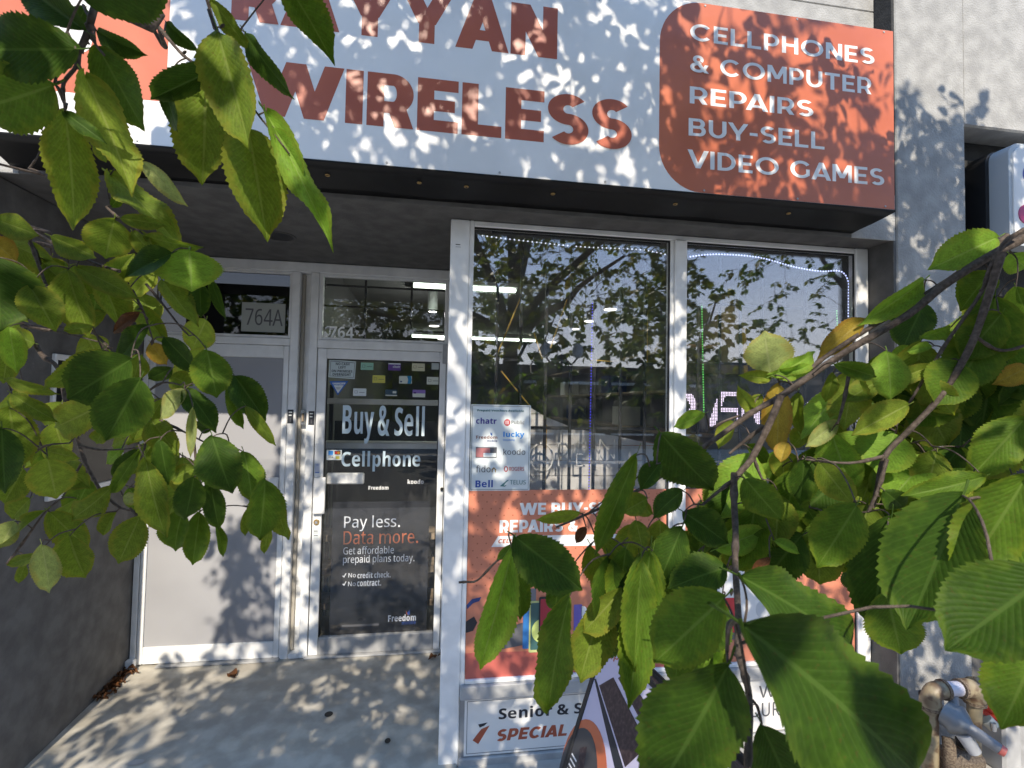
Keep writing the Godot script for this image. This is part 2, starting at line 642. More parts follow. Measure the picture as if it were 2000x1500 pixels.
	M.trunk = tri_mat(ntex(256, 0.03, 5, 31, lin(0.05, 0.04, 0.03), lin(0.13, 0.11, 0.09)), 2.0, 0.9, grain, 1.2)
	M.vinyl_black = tri_mat(ntex(256, 0.01, 4, 32, lin(0.006, 0.006, 0.0065), lin(0.011, 0.011, 0.0115)), 1.0, 0.42, null, 0.0, 0.35)
	var wrinkle := ntex(512, 0.006, 3, 41, Color(0.2, 0.2, 0.2), Color(0.8, 0.8, 0.8))
	M.sign_white = tri_mat(ntex(512, 0.006, 6, 42, lin(0.69, 0.675, 0.65), lin(0.77, 0.755, 0.73), 0.25, 0.6), 0.45, 0.36, wrinkle, 0.5)
	M.sign_orange = tri_mat(ntex(256, 0.008, 6, 43, lin(0.43, 0.112, 0.05), lin(0.50, 0.138, 0.062), 0.25, 0.7), 0.6, 0.33, wrinkle, 0.5)
	M.sign_letter = tri_mat(ntex(256, 0.008, 6, 44, lin(0.37, 0.085, 0.042), lin(0.43, 0.105, 0.05), 0.25, 0.7), 0.6, 0.35, wrinkle, 0.5)
	M.white = mat(lin(0.72, 0.72, 0.72), 0.5)
	M.paper = mat(lin(0.62, 0.66, 0.66), 0.7)
	M.black = mat(lin(0.012, 0.012, 0.013), 0.5)
	M.rubber = mat(lin(0.015, 0.015, 0.015), 0.7)
	M.steel_black = mat(lin(0.014, 0.014, 0.015), 0.45)
	M.vinyl_blue = mat(lin(0.56, 0.68, 0.75), 0.4)
	M.ink = mat(lin(0.02, 0.022, 0.03), 0.5)
	M.navy = mat(lin(0.02, 0.045, 0.17), 0.5)
	M.brass = mat(lin(0.45, 0.30, 0.12), 0.35, 0.8)
	M.chrome = mat(lin(0.6, 0.6, 0.6), 0.25, 0.9)
	M.poster_orange = mat(lin(0.56, 0.20, 0.12), 0.4)
	M.dot = mat(lin(0.34, 0.105, 0.055), 0.4)
	M.wood = tri_mat(ntex(256, 0.02, 4, 33, lin(0.20, 0.15, 0.10), lin(0.32, 0.25, 0.18)), 2.0, 0.6)
	M.brick_dark = tri_mat(ntex(256, 0.02, 5, 45, lin(0.08, 0.05, 0.04), lin(0.14, 0.10, 0.085)), 0.6, 0.9)
	M.pocket = mat(lin(0.36, 0.33, 0.28), 0.6)
	M.room_wall = mat(lin(0.15, 0.155, 0.145), 0.9)
	M.room_ceiling = mat(lin(0.26, 0.27, 0.25), 0.9)
	M.room_floor = mat(lin(0.06, 0.056, 0.052), 0.6)
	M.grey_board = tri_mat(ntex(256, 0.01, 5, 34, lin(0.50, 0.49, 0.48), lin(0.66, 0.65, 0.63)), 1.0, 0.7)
	var g := mat(Color(0.9, 0.95, 0.93, 0.004), 0.0, 0.0, 0.5)
	g.transparency = BaseMaterial3D.TRANSPARENCY_ALPHA
	M.glass = g
	var film := Image.create(4, 4, false, Image.FORMAT_RGBA8)  # faint mirror layer, added to strengthen the window reflections
	film.fill(Color(0.95, 0.97, 1.0, 0.12))
	M.film = mat(Color.WHITE, 0.0, 1.0)
	M.film.albedo_texture = ImageTexture.create_from_image(film)
	M.film.transparency = BaseMaterial3D.TRANSPARENCY_ALPHA
	var gd := mat(Color(0.03, 0.033, 0.033, 0.75), 0.02)
	gd.transparency = BaseMaterial3D.TRANSPARENCY_ALPHA
	M.glass_dark = gd

# ------------------------------------------------------------------ leaves of the boughs
var leaf_shapes := []

func leaf_half(t: float) -> float:
	# half width of an elm leaf, 0 at the base, widest before the middle, drawn out to a point
	var w := pow(sin(PI * pow(t, 0.82)), 0.72) if t > 0.0 and t < 1.0 else 0.0
	if t > 0.8:
		w *= lerpf(1.0, 0.5, smoothstep(0.8, 0.97, t))
	return 0.5 * w

func leaf_shape(sd: int, bend: float, fold: float, wave: float, twist: float) -> ArrayMesh:
	var r := RandomNumberGenerator.new()
	r.seed = sd
	var teeth := 19
	var rows := [[0.0, 1.0]]
	for i in teeth:
		var a := (i + 0.15) / (teeth + 0.6)
		var d := 1.0 / (teeth + 0.6)
		var big := 0.038 + 0.055 * r.randf()
		a += d * r.randf_range(-0.12, 0.12)
		rows.append([a + d * 0.12, 1.0 - big * 0.25])
		rows.append([a + d * 0.55, 1.0 + big * 0.45])
		rows.append([a + d * 0.86, 1.0 + big])
	rows.append([1.0, 1.0])
	var cols := [-1.0, -0.72, -0.42, -0.16, 0.0, 0.16, 0.42, 0.72, 1.0]
	var P := []
	var UV := []
	var ph := r.randf() * TAU
	for row in rows:
		var t: float = row[0]
		var line := []
		var uvl := []
		for c: float in cols:
			var tt := t
			var hw := leaf_half(t)
			var side := 1.0 if c > 0 else 0.9
			if absf(c) > 0.99:
				hw *= row[1]
			var x := c * hw * side
			var y := tt - (0.03 if c > 0.5 else 0.0) * (1.0 - t) + absf(c) * hw * 0.10
			y = minf(y, 1.0)
			var z := -bend * t * t + fold * absf(x) + wave * sin(t * 9.0 + ph) * absf(c) * absf(c) * 0.06
			var f := fposmod(t * 15.0 - absf(c) * 5.2 + (0.35 if c > 0 else 0.0), 1.0)
			z += 0.0028 * sin(f * PI) * smoothstep(0.0, 0.3, absf(c)) * (1.0 - t * 0.5)
			var tw := twist * t
			line.append(Vector3(x * cos(tw) - z * sin(tw) * 0.0, y, z + x * sin(tw)))
			uvl.append(Vector2(c * 0.5 + 0.5, t))
		P.append(line)
		UV.append(uvl)
	var s := ST()
	s.set_smooth_group(0)
	for i in rows.size() - 1:
		for k in cols.size() - 1:
			for e in [[i, k], [i + 1, k], [i + 1, k + 1], [i, k], [i + 1, k + 1], [i, k + 1]]:
				s.set_uv(UV[e[0]][e[1]])
				s.add_vertex(P[e[0]][e[1]])
	# leaf stalk
	var stalk := [Vector3(0, 0.02, 0.0), Vector3(0.0, -0.05, -0.004), Vector3(0.012, -0.12, -0.012)]
	for i in 2:
		for k in 5:
			var q := []
			for e in [[i, k], [i + 1, k], [i + 1, k + 1], [i, k + 1]]:
				var a: float = TAU * e[1] / 5.0
				q.append(stalk[e[0]] + Vector3(cos(a), 0, sin(a)) * (0.011 if e[0] < 2 else 0.014))
			for e in [0, 2, 1, 0, 3, 2]:
				s.set_uv(Vector2(0.5, 0.05))
				s.add_vertex(q[e])
	s.generate_normals()
	return s.commit()

func leaf_shapes_make() -> void:
	for k in 20:
		leaf_shapes.append(leaf_shape(100 + k, [0.10, 0.22, 0.02, 0.3, -0.06, 0.16][k % 6], [0.12, 0.32, 0.05, 0.2, 0.42, 0.1][(k * 5 + 1) % 6], [0.6, 1.2, 0.3, 0.9][k % 4], [0.0, 0.25, -0.3, 0.12, -0.15][k % 5] * (1.0 if k < 12 else 1.9)))

func add_leaf(parent: Node, b: Vector3, t: Vector3, width: float, kind: int, roll: float, shape: int, tint_seed := 0) -> void:
	var L := (t - b).length()
	var y := (t - b) / L
	var mid := (b + t) * 0.5
	var n := (CP - mid).normalized()
	n = (n - y * n.dot(y)).normalized()
	n = n.rotated(y, deg_to_rad(roll))
	var x := y.cross(n).normalized()
	var o := mk("leaf", leaf_shapes[shape % leaf_shapes.size()], M.leaf[kind], parent)
	o.transform = Transform3D(Basis(x * width, y * L, n * L), b + o.position)

# rows: base x, base y, tip x, tip y, width, kind, depth change   (in the enlarged view whose origin and scale are given)
func leaves(parent: Node, ox: float, oy: float, sc: float, depth: float, rows: Array) -> void:
	for r in rows:
		var d: float = depth + r[6] + rng.randf_range(-0.03, 0.03) * depth
		var b := at(ox + r[0] / sc, oy + r[1] / sc, d)
		leaf_bases.append(b)
		var lean := rng.randf_range(-0.25, 0.18)
		var len_px: float = Vector2(r[2] - r[0], r[3] - r[1]).length() / sc
		var t := at(ox + r[2] / sc, oy + r[3] / sc, d * (1.0 + lean * len_px / 1000.0))
		add_leaf(parent, b, t, r[4] / sc / 1000.0 * d * 1.06, int(r[5]), rng.randf_range(-30, 30), rng.randi() if r.size() < 8 else int(r[7]))

func twig(parent: Node, n: String, ox: float, oy: float, sc: float, depth: float, pts: Array, r0: float, r1: float, extra: Array = []) -> void:
	var p := []
	for e in extra:
		p.append(e)
	for q in pts:
		p.append(at(ox + q[0] / sc, oy + q[1] / sc, depth + (q[2] if q.size() > 2 else 0.0)))
	p = smooth(p, 4)
	for i in range(extra.size() * 4, p.size()):
		net_nodes.append(p[i])
	var rad := []
	for i in p.size():
		var f := i / float(p.size() - 1)
		rad.append(lerpf(r0, r1, f) * (1.0 + (0.35 if i % 7 == 3 and r0 < 0.005 else 0.0) + rng.randf_range(-0.06, 0.06)))
	tube_obj(n, p, rad, M.bark, parent, 9)

# fine green stalk twigs that join each leaf to the nearest wood
var net_nodes := []
var leaf_bases := []

func join_leaves(parent: Node, most: float) -> void:
	var st := ST()
	var order := []
	for b in leaf_bases:
		var best := 1e9
		for n in net_nodes:
			best = minf(best, n.distance_squared_to(b))
		order.append([best, b])
	order.sort_custom(func(x, y): return x[0] < y[0])
	for e in order:
		var b: Vector3 = e[1]
		var best := 1e9
		var from := Vector3.ZERO
		for n in net_nodes:
			var d: float = n.distance_squared_to(b)
			if d < best:
				best = d
				from = n
		var d := sqrt(best)
		if d > most or d < 0.004:
			continue
		var up := Vector3(rng.randf_range(-0.1, 0.1), 0.16, 0.05) * d
		var p := smooth([from, from.lerp(b, 0.4) + up, from.lerp(b, 0.75) + up * 0.7, b], 3)
		tube(st, p, [0.0013, 0.0012, 0.00115, 0.0011, 0.00105, 0.001, 0.00095, 0.0009, 0.0009, 0.0008], 5, false)
		for k in [3, 5, 7]:
			net_nodes.append(p[k])
	mk("twigs", fin(st), M.bark, parent).set_meta("kind", "stuff")
	net_nodes = []
	leaf_bases = []

func buds(parent: Node, ox: float, oy: float, sc: float, depth: float, pts: Array) -> void:
	for q in pts:
		var c := at(ox + q[0] / sc, oy + q[1] / sc, depth)
		var d := Vector3(rng.randf_range(-1, 1), rng.randf_range(-1, 0.3), rng.randf_range(-0.5, 0.5)).normalized()
		tube_obj("bud", [c - d * 0.003, c, c + d * 0.003, c + d * 0.006], [0.0012, 0.0023, 0.0018, 0.0004], M.bark, parent, 7)

# ------------------------------------------------------------------ scene
func _ready() -> void:
	rng.seed = 764
	var cam := Camera3D.new()
	cam.name = "camera"
	add_child(cam)
	cam.transform = Transform3D(CB, CP)
	cam.keep_aspect = Camera3D.KEEP_HEIGHT
	cam.near = 0.02
	cam.far = 400.0
	cam.fov = 73.7398
	cam.current = true
	var lens := CameraAttributesPhysical.new()
	lens.frustum_focal_length = 16.0
	lens.exposure_aperture = 15.0
	lens.frustum_focus_distance = 3.0
	lens.frustum_near = 0.02
	lens.frustum_far = 400.0
	cam.attributes = lens
	var env := Environment.new()
	env.background_mode = Environment.BG_SKY
	var sky := Sky.new()
	var sm := ProceduralSkyMaterial.new()
	sm.sky_top_color = lin(0.20, 0.40, 0.80)
	sm.sky_horizon_color = lin(1.0, 0.96, 0.88)
	sm.sky_curve = 0.16
	sm.ground_bottom_color = lin(0.12, 0.12, 0.12)
	sm.ground_horizon_color = lin(0.45, 0.46, 0.46)
	sm.sun_angle_max = 12.0
	sky.sky_material = sm
	env.sky = sky
	env.background_energy_multiplier = 1.65
	env.tonemap_mode = Environment.TONE_MAPPER_LINEAR
	env.tonemap_exposure = 1.36
	env.sdfgi_enabled = true
	env.ssao_enabled = true
	env.ssil_enabled = true
	var we := WorldEnvironment.new()
	we.name = "environment"
	we.environment = env
	add_child(we)
	var sun := DirectionalLight3D.new()
	sun.name = "sun"
	add_child(sun)
	sun.look_at_from_position(SUN * 10.0, Vector3.ZERO)
	sun.light_energy = 1.6
	sun.light_color = Color(1.0, 0.955, 0.88)
	sun.light_angular_distance = 0.5
	sun.shadow_enabled = true
	materials()
	leaf_shapes_make()
	ground()
	building()
	shop_sign()
	interior()
	window_things()
	door_things()
	street_things()
	bough_top_left()
	bough_left()
	bough_right()
	street_tree()
	across_the_street()
	clean_meta(self)

func floor_y(z: float) -> float:
	return -0.07 * clampf((z - ZD) / 1.24, 0.0, 1.0) - 0.02 * clampf((z - ZL) / 3.0, 0.0, 1.0)

func sheet(n: String, x0: float, x1: float, zs: Array, ys: Array, m: Material, nx := 2) -> MeshInstance3D:
	var s := ST()
	for i in zs.size() - 1:
		for k in nx:
			var xa := lerpf(x0, x1, k / float(nx))
			var xb := lerpf(x0, x1, (k + 1) / float(nx))
			quad(s, Vector3(xa, ys[i], zs[i]), Vector3(xa, ys[i + 1], zs[i + 1]), Vector3(xb, ys[i + 1], zs[i + 1]), Vector3(xb, ys[i], zs[i]))
	s.index()
	var o := mk(n, fin(s), m)
	o.set_meta("kind", "structure")
	return o

func ground() -> void:
	var zs := []
	var ys := []
	for i in 13:
		var z := lerpf(-1.16, ZL, i / 12.0)
		zs.append(z)
		ys.append(floor_y(z))
	sheet("entry_floor", -2.1, 0.16, zs, ys, M.concrete, 4)
	sheet("pavement", -40, 40, [ZL - 0.3, ZL, 1.2, 2.4, 4.2], [-0.0742, -0.0742, -0.078, -0.086, -0.09], M.sidewalk, 40)
	var o := box("kerb", -40, 40, -0.3, -0.088, 4.2, 4.36, M.sidewalk, null, 0.02)
	o.set_meta("kind", "structure")
	sheet("road", -90, 90, [4.36, 13.0], [-0.21, -0.21], M.asphalt, 8)
	o = box("opposite_kerb", -40, 40, -0.3, -0.09, 13.0, 13.16, M.sidewalk, null, 0.02)
	o.set_meta("kind", "structure")
	sheet("opposite_pavement", -90, 90, [13.16, 18.0], [-0.092, -0.06], M.sidewalk, 8)
	sheet("ground", -200, 200, [-200, -40, 40, 200], [-0.34, -0.34, -0.34, -0.34], M.asphalt, 4)

func building() -> void:
	var b := thing("shop_building", "grey stucco shop building with a recessed entrance and a wide display window", "building", Vector3(0.3, 0, -1.5))
	# stucco parts
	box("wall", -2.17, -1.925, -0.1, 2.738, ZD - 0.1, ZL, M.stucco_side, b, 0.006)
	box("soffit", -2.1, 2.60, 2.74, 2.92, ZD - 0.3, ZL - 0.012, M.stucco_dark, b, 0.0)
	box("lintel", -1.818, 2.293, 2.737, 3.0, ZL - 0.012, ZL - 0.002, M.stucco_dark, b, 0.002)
	box("lintel", 2.293, 2.574, 2.737, 3.0, ZL - 0.012, ZL - 0.0025, M.stucco_light, b, 0.002)
	box("lintel", -2.6, -1.818, 2.737, 3.0, ZL - 0.012, ZL - 0.0025, M.stucco_light, b, 0.002)
	box("pillar", -2.75, -2.172, -0.2, 5.6, -0.5, ZL + 0.001, M.stucco_light, b, 0.008)
	# the pillar on the right, its side that turns to the window painted dark
	box("pillar", 2.58, 3.045, -0.2, 6.5, -0.5, ZL, M.stucco_light, b, 0.008)
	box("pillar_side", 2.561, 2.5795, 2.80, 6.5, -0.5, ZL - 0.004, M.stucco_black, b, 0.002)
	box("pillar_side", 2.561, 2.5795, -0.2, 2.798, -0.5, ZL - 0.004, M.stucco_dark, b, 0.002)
	box("wall", -2.2, 2.56, 2.93, 4.16, -0.4, 0.05, M.stucco_light, b, 0.004)
	box("wall", 1.66, 2.56, 4.163, 6.5, -0.4, 0.05, M.stucco_light, b, 0.004)
	box("wall", -2.2, 0.1, 4.163, 6.5, -0.4, 0.05, M.stucco_light, b, 0.004)
	var uw := box("upper_window", 0.1, 1.66, 4.163, 5.6, -0.2, -0.12, M.glass_dark, b, 0.002)
	box("frame", 0.1, 1.655, 4.165, 4.23, -0.1, 0.035, M.frame, uw)
	box("frame", 1.59, 1.657, 4.232, 5.6, -0.1, 0.035, M.black, uw)
	box("wall", 3.048, 7.5, 3.46, 6.5, -0.4, ZL - 0.012, M.stucco_light, b, 0.01)
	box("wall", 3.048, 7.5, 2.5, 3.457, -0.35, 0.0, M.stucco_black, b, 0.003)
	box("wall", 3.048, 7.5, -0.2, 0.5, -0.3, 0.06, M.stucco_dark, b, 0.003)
	var nw := box("window", 3.06, 7.4, 0.503, 2.497, -0.25, -0.2, M.glass_dark, b, 0.002)
	box("frame", 3.06, 3.12, 0.503, 2.497, -0.19, 0.0, M.frame_grey, nw)
	box("frame", 3.123, 7.4, 0.503, 0.57, -0.19, 0.0, M.frame_grey, nw)
	# body behind and above so that the rooms are closed
	box("roof", -2.75, 7.5, 6.5, 6.7, -9.0, ZL, M.stucco_dark, b, 0.0)
	box("wall", -12.0, -2.76, -0.2, 6.5, -3.0, 0.1, M.stucco_light, b, 0.0)
	# window in the dark side wall of the entrance
	var a := WX(86, 980, -1.924)
	var c := WX(232, 946, -1.924)
	var z0 := minf(a.z, c.z)
	var z1 := maxf(a.z, c.z)
	var sw := box("side_window", -1.925, -1.921, a.y + 0.03, a.y + 0.72, z0 + 0.02, z1 - 0.02, M.glass_dark, b, 0.001)
	box("frame", -1.925, -1.905, a.y, a.y + 0.03, z0, z1, M.frame, sw)
	box("frame", -1.925, -1.905, a.y + 0.72, a.y + 0.75, z0, z1, M.frame, sw)
	box("frame", -1.925, -1.905, a.y + 0.0305, a.y + 0.7195, z0, z0 + 0.02, M.frame, sw)
	box("frame", -1.925, -1.905, a.y + 0.0305, a.y + 0.7195, z1 - 0.02, z1, M.frame, sw)
	# round downlight let into the soffit, unlit
	var ds := ST()
	tube(ds, [Vector3(-0.928, 2.7385, -0.508), Vector3(-0.928, 2.735, -0.508)], [0.098, 0.094], 32)
	var dl := mk("downlight", fin(ds), M.stucco_dark, b)
	ds = ST()
	tube(ds, [Vector3(-0.928, 2.7352, -0.508), Vector3(-0.928, 2.7345, -0.508)], [0.082, 0.080], 32)
	mk("recess", fin(ds), M.black, dl)
	doors(b)
	shop_window(b)

func doors(b: Node) -> void:
	var zf := ZD
	# top rail over both doors, with the ragged paint edge of the soffit above
	box("header", -1.92, 0.12, 2.668, 2.737, ZD - 0.09, zf, M.frame, b, 0.004)
	# closed door on the left
	box("jamb", -1.92, -1.885, 0.0, 2.667, ZD - 0.09, zf + 0.002, M.frame, b, 0.004)
	box("jamb", -0.995, -0.938, 0.0, 2.667, ZD - 0.09, zf + 0.002, M.frame, b, 0.004)
	box("rail", -1.884, -0.996, 2.146, 2.196, ZD - 0.09, zf + 0.002, M.frame, b, 0.004)
	var t := box("transom_window", -1.85, -1.012, 2.215, 2.648, zf - 0.05, zf - 0.04, M.glass_dark, b, 0.001)
	for q in [[-1.884, -1.853, 2.197, 2.667], [-1.010, -0.996, 2.197, 2.667], [-1.8525, -1.0105, 2.197, 2.2145], [-1.8525, -1.0105, 2.649, 2.667]]:
		box("frame", q[0], q[1], q[2], q[3], zf - 0.06, zf - 0.008, M.frame, t, 0.002)
	box("backing", -1.884, -0.996, 2.2, 2.66, ZD - 0.5, ZD - 0.49, M.room_wall, t, 0.0)
	var d := box("panel_door", -1.845, -1.035, 0.122, 2.056, zf - 0.035, zf - 0.014, M.panel, b, 0.001)
	box("stile", -1.882, -1.846, 0.012, 2.143, zf - 0.045, zf - 0.002, M.frame, d, 0.004)
	box("stile", -1.034, -0.998, 0.012, 2.143, zf - 0.045, zf - 0.002, M.frame, d, 0.004)
	box("rail", -1.8455, -1.0345, 0.012, 0.121, zf - 0.045, zf - 0.003, M.frame, d, 0.004)
	box("rail", -1.8455, -1.0345, 2.057, 2.143, zf - 0.045, zf - 0.003, M.frame, d, 0.004)
	box("backing", -1.88, -1.0, 0.02, 2.14, zf - 0.06, zf - 0.047, M.frame_grey, d, 0.0)
	var h0 := W(527, 945, zf)
	box("handle", h0.x - 0.004, h0.x + 0.058, 0.99, 1.235, zf - 0.001, zf + 0.028, M.frame, d, 0.004)
	box("threshold", -1.75, -0.985, 0.0, 0.011, zf - 0.02, zf + 0.035, M.frame_grey, d, 0.002)
	# pocket between the two frames
	box("pocket", -0.9375, -0.869, 0.03, 2.667, ZD - 0.14, ZD - 0.07, M.frame, b, 0.002)
	box("pocket_strip", -0.936, -0.914, 0.035, 2.66, ZD - 0.069, ZD - 0.045, M.pocket, b, 0.003)
	box("sill", -0.9375, -0.869, 0.0, 0.03, ZD - 0.14, zf, M.frame, b, 0.003)
	# glass door
	box("jamb", -0.868, -0.812, 0.0, 2.667, ZD - 0.09, zf + 0.002, M.frame, b, 0.004)
	box("jamb", 0.094, 0.15, 0.0, 2.667, ZD - 0.09, zf + 0.002, M.frame, b, 0.004)
	box("rail", -0.811, 0.093, 2.137, 2.196, ZD - 0.09, zf + 0.002, M.frame, b, 0.004)
	t = box("transom_window", -0.786, 0.07, 2.214, 2.65, zf - 0.046, zf - 0.04, M.glass, b, 0.0)
	for q in [[-0.811, -0.787, 2.197, 2.667], [0.071, 0.093, 2.197, 2.667], [-0.7865, 0.0705, 2.197, 2.2135], [-0.7865, 0.0705, 2.6505, 2.667]]:
		box("frame", q[0], q[1], q[2], q[3], zf - 0.06, zf - 0.008, M.frame, t, 0.002)
	d = box("glass_door", -0.744, 0.043, 0.131, 2.063, zf - 0.031, zf - 0.025, M.glass, b, 0.0)
	box("stile", -0.806, -0.745, 0.014, 2.134, zf - 0.046, zf - 0.001, M.frame, d, 0.004)
	box("stile", 0.044, 0.089, 0.014, 2.134, zf - 0.046, zf - 0.001, M.frame, d, 0.004)
	box("rail", -0.7445, 0.0435, 0.014, 0.13, zf - 0.046, zf - 0.002, M.frame_grey, d, 0.004)
	box("rail", -0.7445, 0.0435, 2.064, 2.134, zf - 0.046, zf - 0.002, M.frame, d, 0.004)
	box("gasket", -0.7445, -0.737, 0.131, 2.063, zf - 0.023, zf - 0.016, M.rubber, d, 0.001)
	box("gasket", 0.037, 0.0435, 0.131, 2.063, zf - 0.023, zf - 0.016, M.rubber, d, 0.001)
	box("gasket", -0.7365, 0.0365, 2.056, 2.063, zf - 0.023, zf - 0.016, M.rubber, d, 0.001)
	box("threshold", -0.83, 0.1, 0.0, 0.013, zf - 0.05, zf + 0.03, M.frame_grey, d, 0.003)
	box("handle", -0.80, -0.722, 0.985, 1.235, zf, zf + 0.034, M.frame, d, 0.005)
	box("hinge", 0.062, 0.104, 2.05, 2.19, zf + 0.003, zf + 0.018, M.frame_grey, d, 0.003)
	var lk := W(618, 1020, zf)
	var s := ST()
	tube(s, [Vector3(lk.x, lk.y, zf - 0.002), Vector3(lk.x, lk.y, zf + 0.008)], [0.021, 0.018], 24)
	mk("lock", fin(s), M.brass, d)
	s = ST()
	tube(s, [Vector3(lk.x, lk.y, zf + 0.0082), Vector3(lk.x, lk.y, zf + 0.011)], [0.011, 0.010], 20)
	mk("lock_core", fin(s), M.chrome, d)
	box("push_bar", -0.735, -0.475, 1.172, 1.252, zf - 0.10, zf - 0.07, M.frame, d, 0.008)
	s = ST()
	var kb := W(863, 955, zf)
	tube(s, [Vector3(kb.x, kb.y, zf), Vector3(kb.x, kb.y, zf + 0.014), Vector3(kb.x, kb.y, zf + 0.018)], [0.012, 0.012, 0.005], 16)
	mk("stop_knob", fin(s), M.rubber, d)
	# the side of the display window towards the entrance
	box("return_panel", 0.105, 0.158, -0.02, 2.737, ZD + 0.004, -0.062, M.frame, b, 0.003)

func shop_window(b: Node) -> void:
	var w := box("display_window", 0.196, 1.302, 0.349, 2.707, -0.026, -0.020, M.glass, b, 0.0)
	box("pane", 1.394, 2.474, 0.349, 2.707, -0.026, -0.020, M.glass, w, 0.0)
	box("added_inner_pane", 0.196, 1.302, 0.349, 2.707, -0.034, -0.028, M.glass, w, 0.0)  # second panes added to make the window reflect more
	box("added_inner_pane", 1.394, 2.474, 0.349, 2.707, -0.034, -0.028, M.glass, w, 0.0)
	for q in [[0.196, 1.302], [1.394, 2.474]]:
		var fs := ST()
		quad(fs, Vector3(q[0], 0.349, -0.037), Vector3(q[0], 2.707, -0.037), Vector3(q[1], 2.707, -0.037), Vector3(q[1], 0.349, -0.037))
		mk("added_mirror_film", fin(fs), M.film, w)  # mirror film added so the panes reflect more strongly
	box("post", 0.072, 0.172, -0.14, 2.739, -0.06, 0.0, M.frame, w, 0.005)
	box("post", 0.1725, 0.1955, 0.262, 2.739, -0.06, -0.004, M.frame, w, 0.003)
	box("rail", 0.196, 2.474, 2.708, 2.738, -0.06, -0.004, M.frame, w, 0.004)
	box("mullion", 1.3025, 1.324, 0.349, 2.7075, -0.06, -0.006, M.frame, w, 0.003)
	box("mullion", 1.3245, 1.3935, 0.349, 2.7075, -0.06, 0.012, M.frame, w, 0.004)
	box("post", 2.4745, 2.557, -0.1, 2.739, -0.06, 0.002, M.frame, w, 0.005)
	box("sill", 0.173, 2.474, 0.262, 0.3295, -0.06, 0.026, M.frame_grey, w, 0.004)
	box("rail", 0.196, 2.474, 0.330, 0.3485, -0.06, 0.002, M.frame, w, 0.003)
	box("base", 0.1725, 2.474, -0.2, 0.2615, -0.06, -0.012, M.frame_grey, w, 0.003)
	box("skirting", 0.1725, 2.474, -0.2, -0.038, -0.011, 0.012, M.frame_grey, w, 0.004)
	# dark rubber line round each pane
	for q in [[0.196, 1.302], [1.394, 2.474]]:
		box("gasket", q[0], q[1], 2.697, 2.7075, -0.0195, -0.012, M.rubber, w, 0.001)
		box("gasket", q[1] - 0.009, q[1], 0.349, 2.6965, -0.0195, -0.012, M.rubber, w, 0.001)
	# scratches left by an old fixing on the post
	var sc := W(890, 478, 0.001)
	box("scratch", sc.x, sc.x + 0.024, sc.y, sc.y + 0.004, 0.0, 0.0012, M.black, w, 0.0)
	box("scratch", sc.x, sc.x + 0.026, sc.y - 0.012, sc.y - 0.009, 0.0, 0.0012, M.frame_grey, w, 0.0)

func shop_sign() -> void:
	var s := thing("shop_sign", "long white and orange banner sign for a wireless shop above the entrance", "sign", Vector3(0.3, 2.8, 0.3))
	var z := ZS
	box("panel", -1.84, 2.365, 2.82, 3.786, 0.06, z, M.sign_white, s, 0.004)
	# black vinyl wrapped under the box, sagging a little towards the wall
	var st := ST()
	var n := 42
	var prof := [[z + 0.002, 2.822], [z + 0.003, 2.812], [z - 0.05, 2.803], [z - 0.11, 2.787], [z - 0.17, 2.770], [ZL, 2.758], [ZL, 2.80]]
	for i in n:
		for k in prof.size() - 1:
			var q := []
			for e in [[i, k], [i + 1, k], [i + 1, k + 1], [i, k + 1]]:
				var f: float = e[0] / float(n)
				var x := lerpf(-1.84, lerpf(2.366, 2.293, clampf((e[1] - 1) / 4.0, 0, 1)), f)
				var sag := 0.007 * sin(f * 37.0 + e[1]) * sin(f * 11.0) if e[1] in [2, 3, 4] else 0.0
				q.append(Vector3(x, prof[e[1]][1] + sag, prof[e[1]][0]))
			quad(st, q[0], q[1], q[2], q[3])
	st.index()
	st.generate_normals()
	mk("underside", fin(st), M.vinyl_black, s)
	for px in [[640, 330], [819, 349], [911, 356], [1080, 373], [1319, 392], [1540, 410]]:
		var g := W(px[0], px[1], z - 0.08)
		var ring := ST()
		var c := Vector3(g.x, 2.7905, z - 0.08)
		var pts := []
		for i in 13:
			pts.append(c + Vector3(cos(TAU * i / 12.0), 0, sin(TAU * i / 12.0)) * 0.009)
		tube(ring, pts, [0.0028], 6, false)
		mk("grommet", fin(ring), M.brass, s)
	for k in 9:
		for y in [2.836, 3.770]:
			var sc := ST()
			var sx := -1.75 + k * 0.507
			tube(sc, [Vector3(sx, y, z - 0.001), Vector3(sx, y, z + 0.003)], [0.006, 0.005], 10)
			mk("screw", fin(sc), M.frame_grey, s)
	var zz := z + 0.0005
	var op := plate("orange_panel", rrect(1.055, 2.824, 2.362, 3.782, 0.22, 6, 12), z - 0.002, zz, M.sign_orange, s)
	for r in [["CELLPHONES", 1.213, 3.585, 2.247, 3.672], ["& COMPUTER", 1.213, 3.424, 2.228, 3.512], ["REPAIRS", 1.213, 3.266, 1.889, 3.352], ["BUY-SELL", 1.208, 3.104, 1.953, 3.192], ["VIDEO GAMES", 1.203, 2.944, 2.300, 3.034]]:
		caps("letter", r[0], r[1], r[2], r[3], r[4], zz, M.sign_white, op, 0.19, 0.165, 0.13)
	caps("letter", "RAYYAN", -0.90, 3.404, 0.541, 3.652, z, M.sign_letter, s, 0.30, 0.22, 0.07)
	caps("letter", "WIRELESS", -0.83, 2.998, 0.915, 3.242, z, M.sign_letter, s, 0.30, 0.22, 0.07)
	# orange square with a plain white handset emblem, mostly behind the leaves
	var sq := plate("orange_square", rrect(-1.80, 3.012, -1.141, 3.66, 0.03, 15, 4), z - 0.002, zz, M.sign_orange, s)
	plate("emblem", rrect(-1.62, 3.18, -1.43, 3.50, 0.05, 15, 5), z - 0.001, zz + 0.0006, M.sign_white, sq)

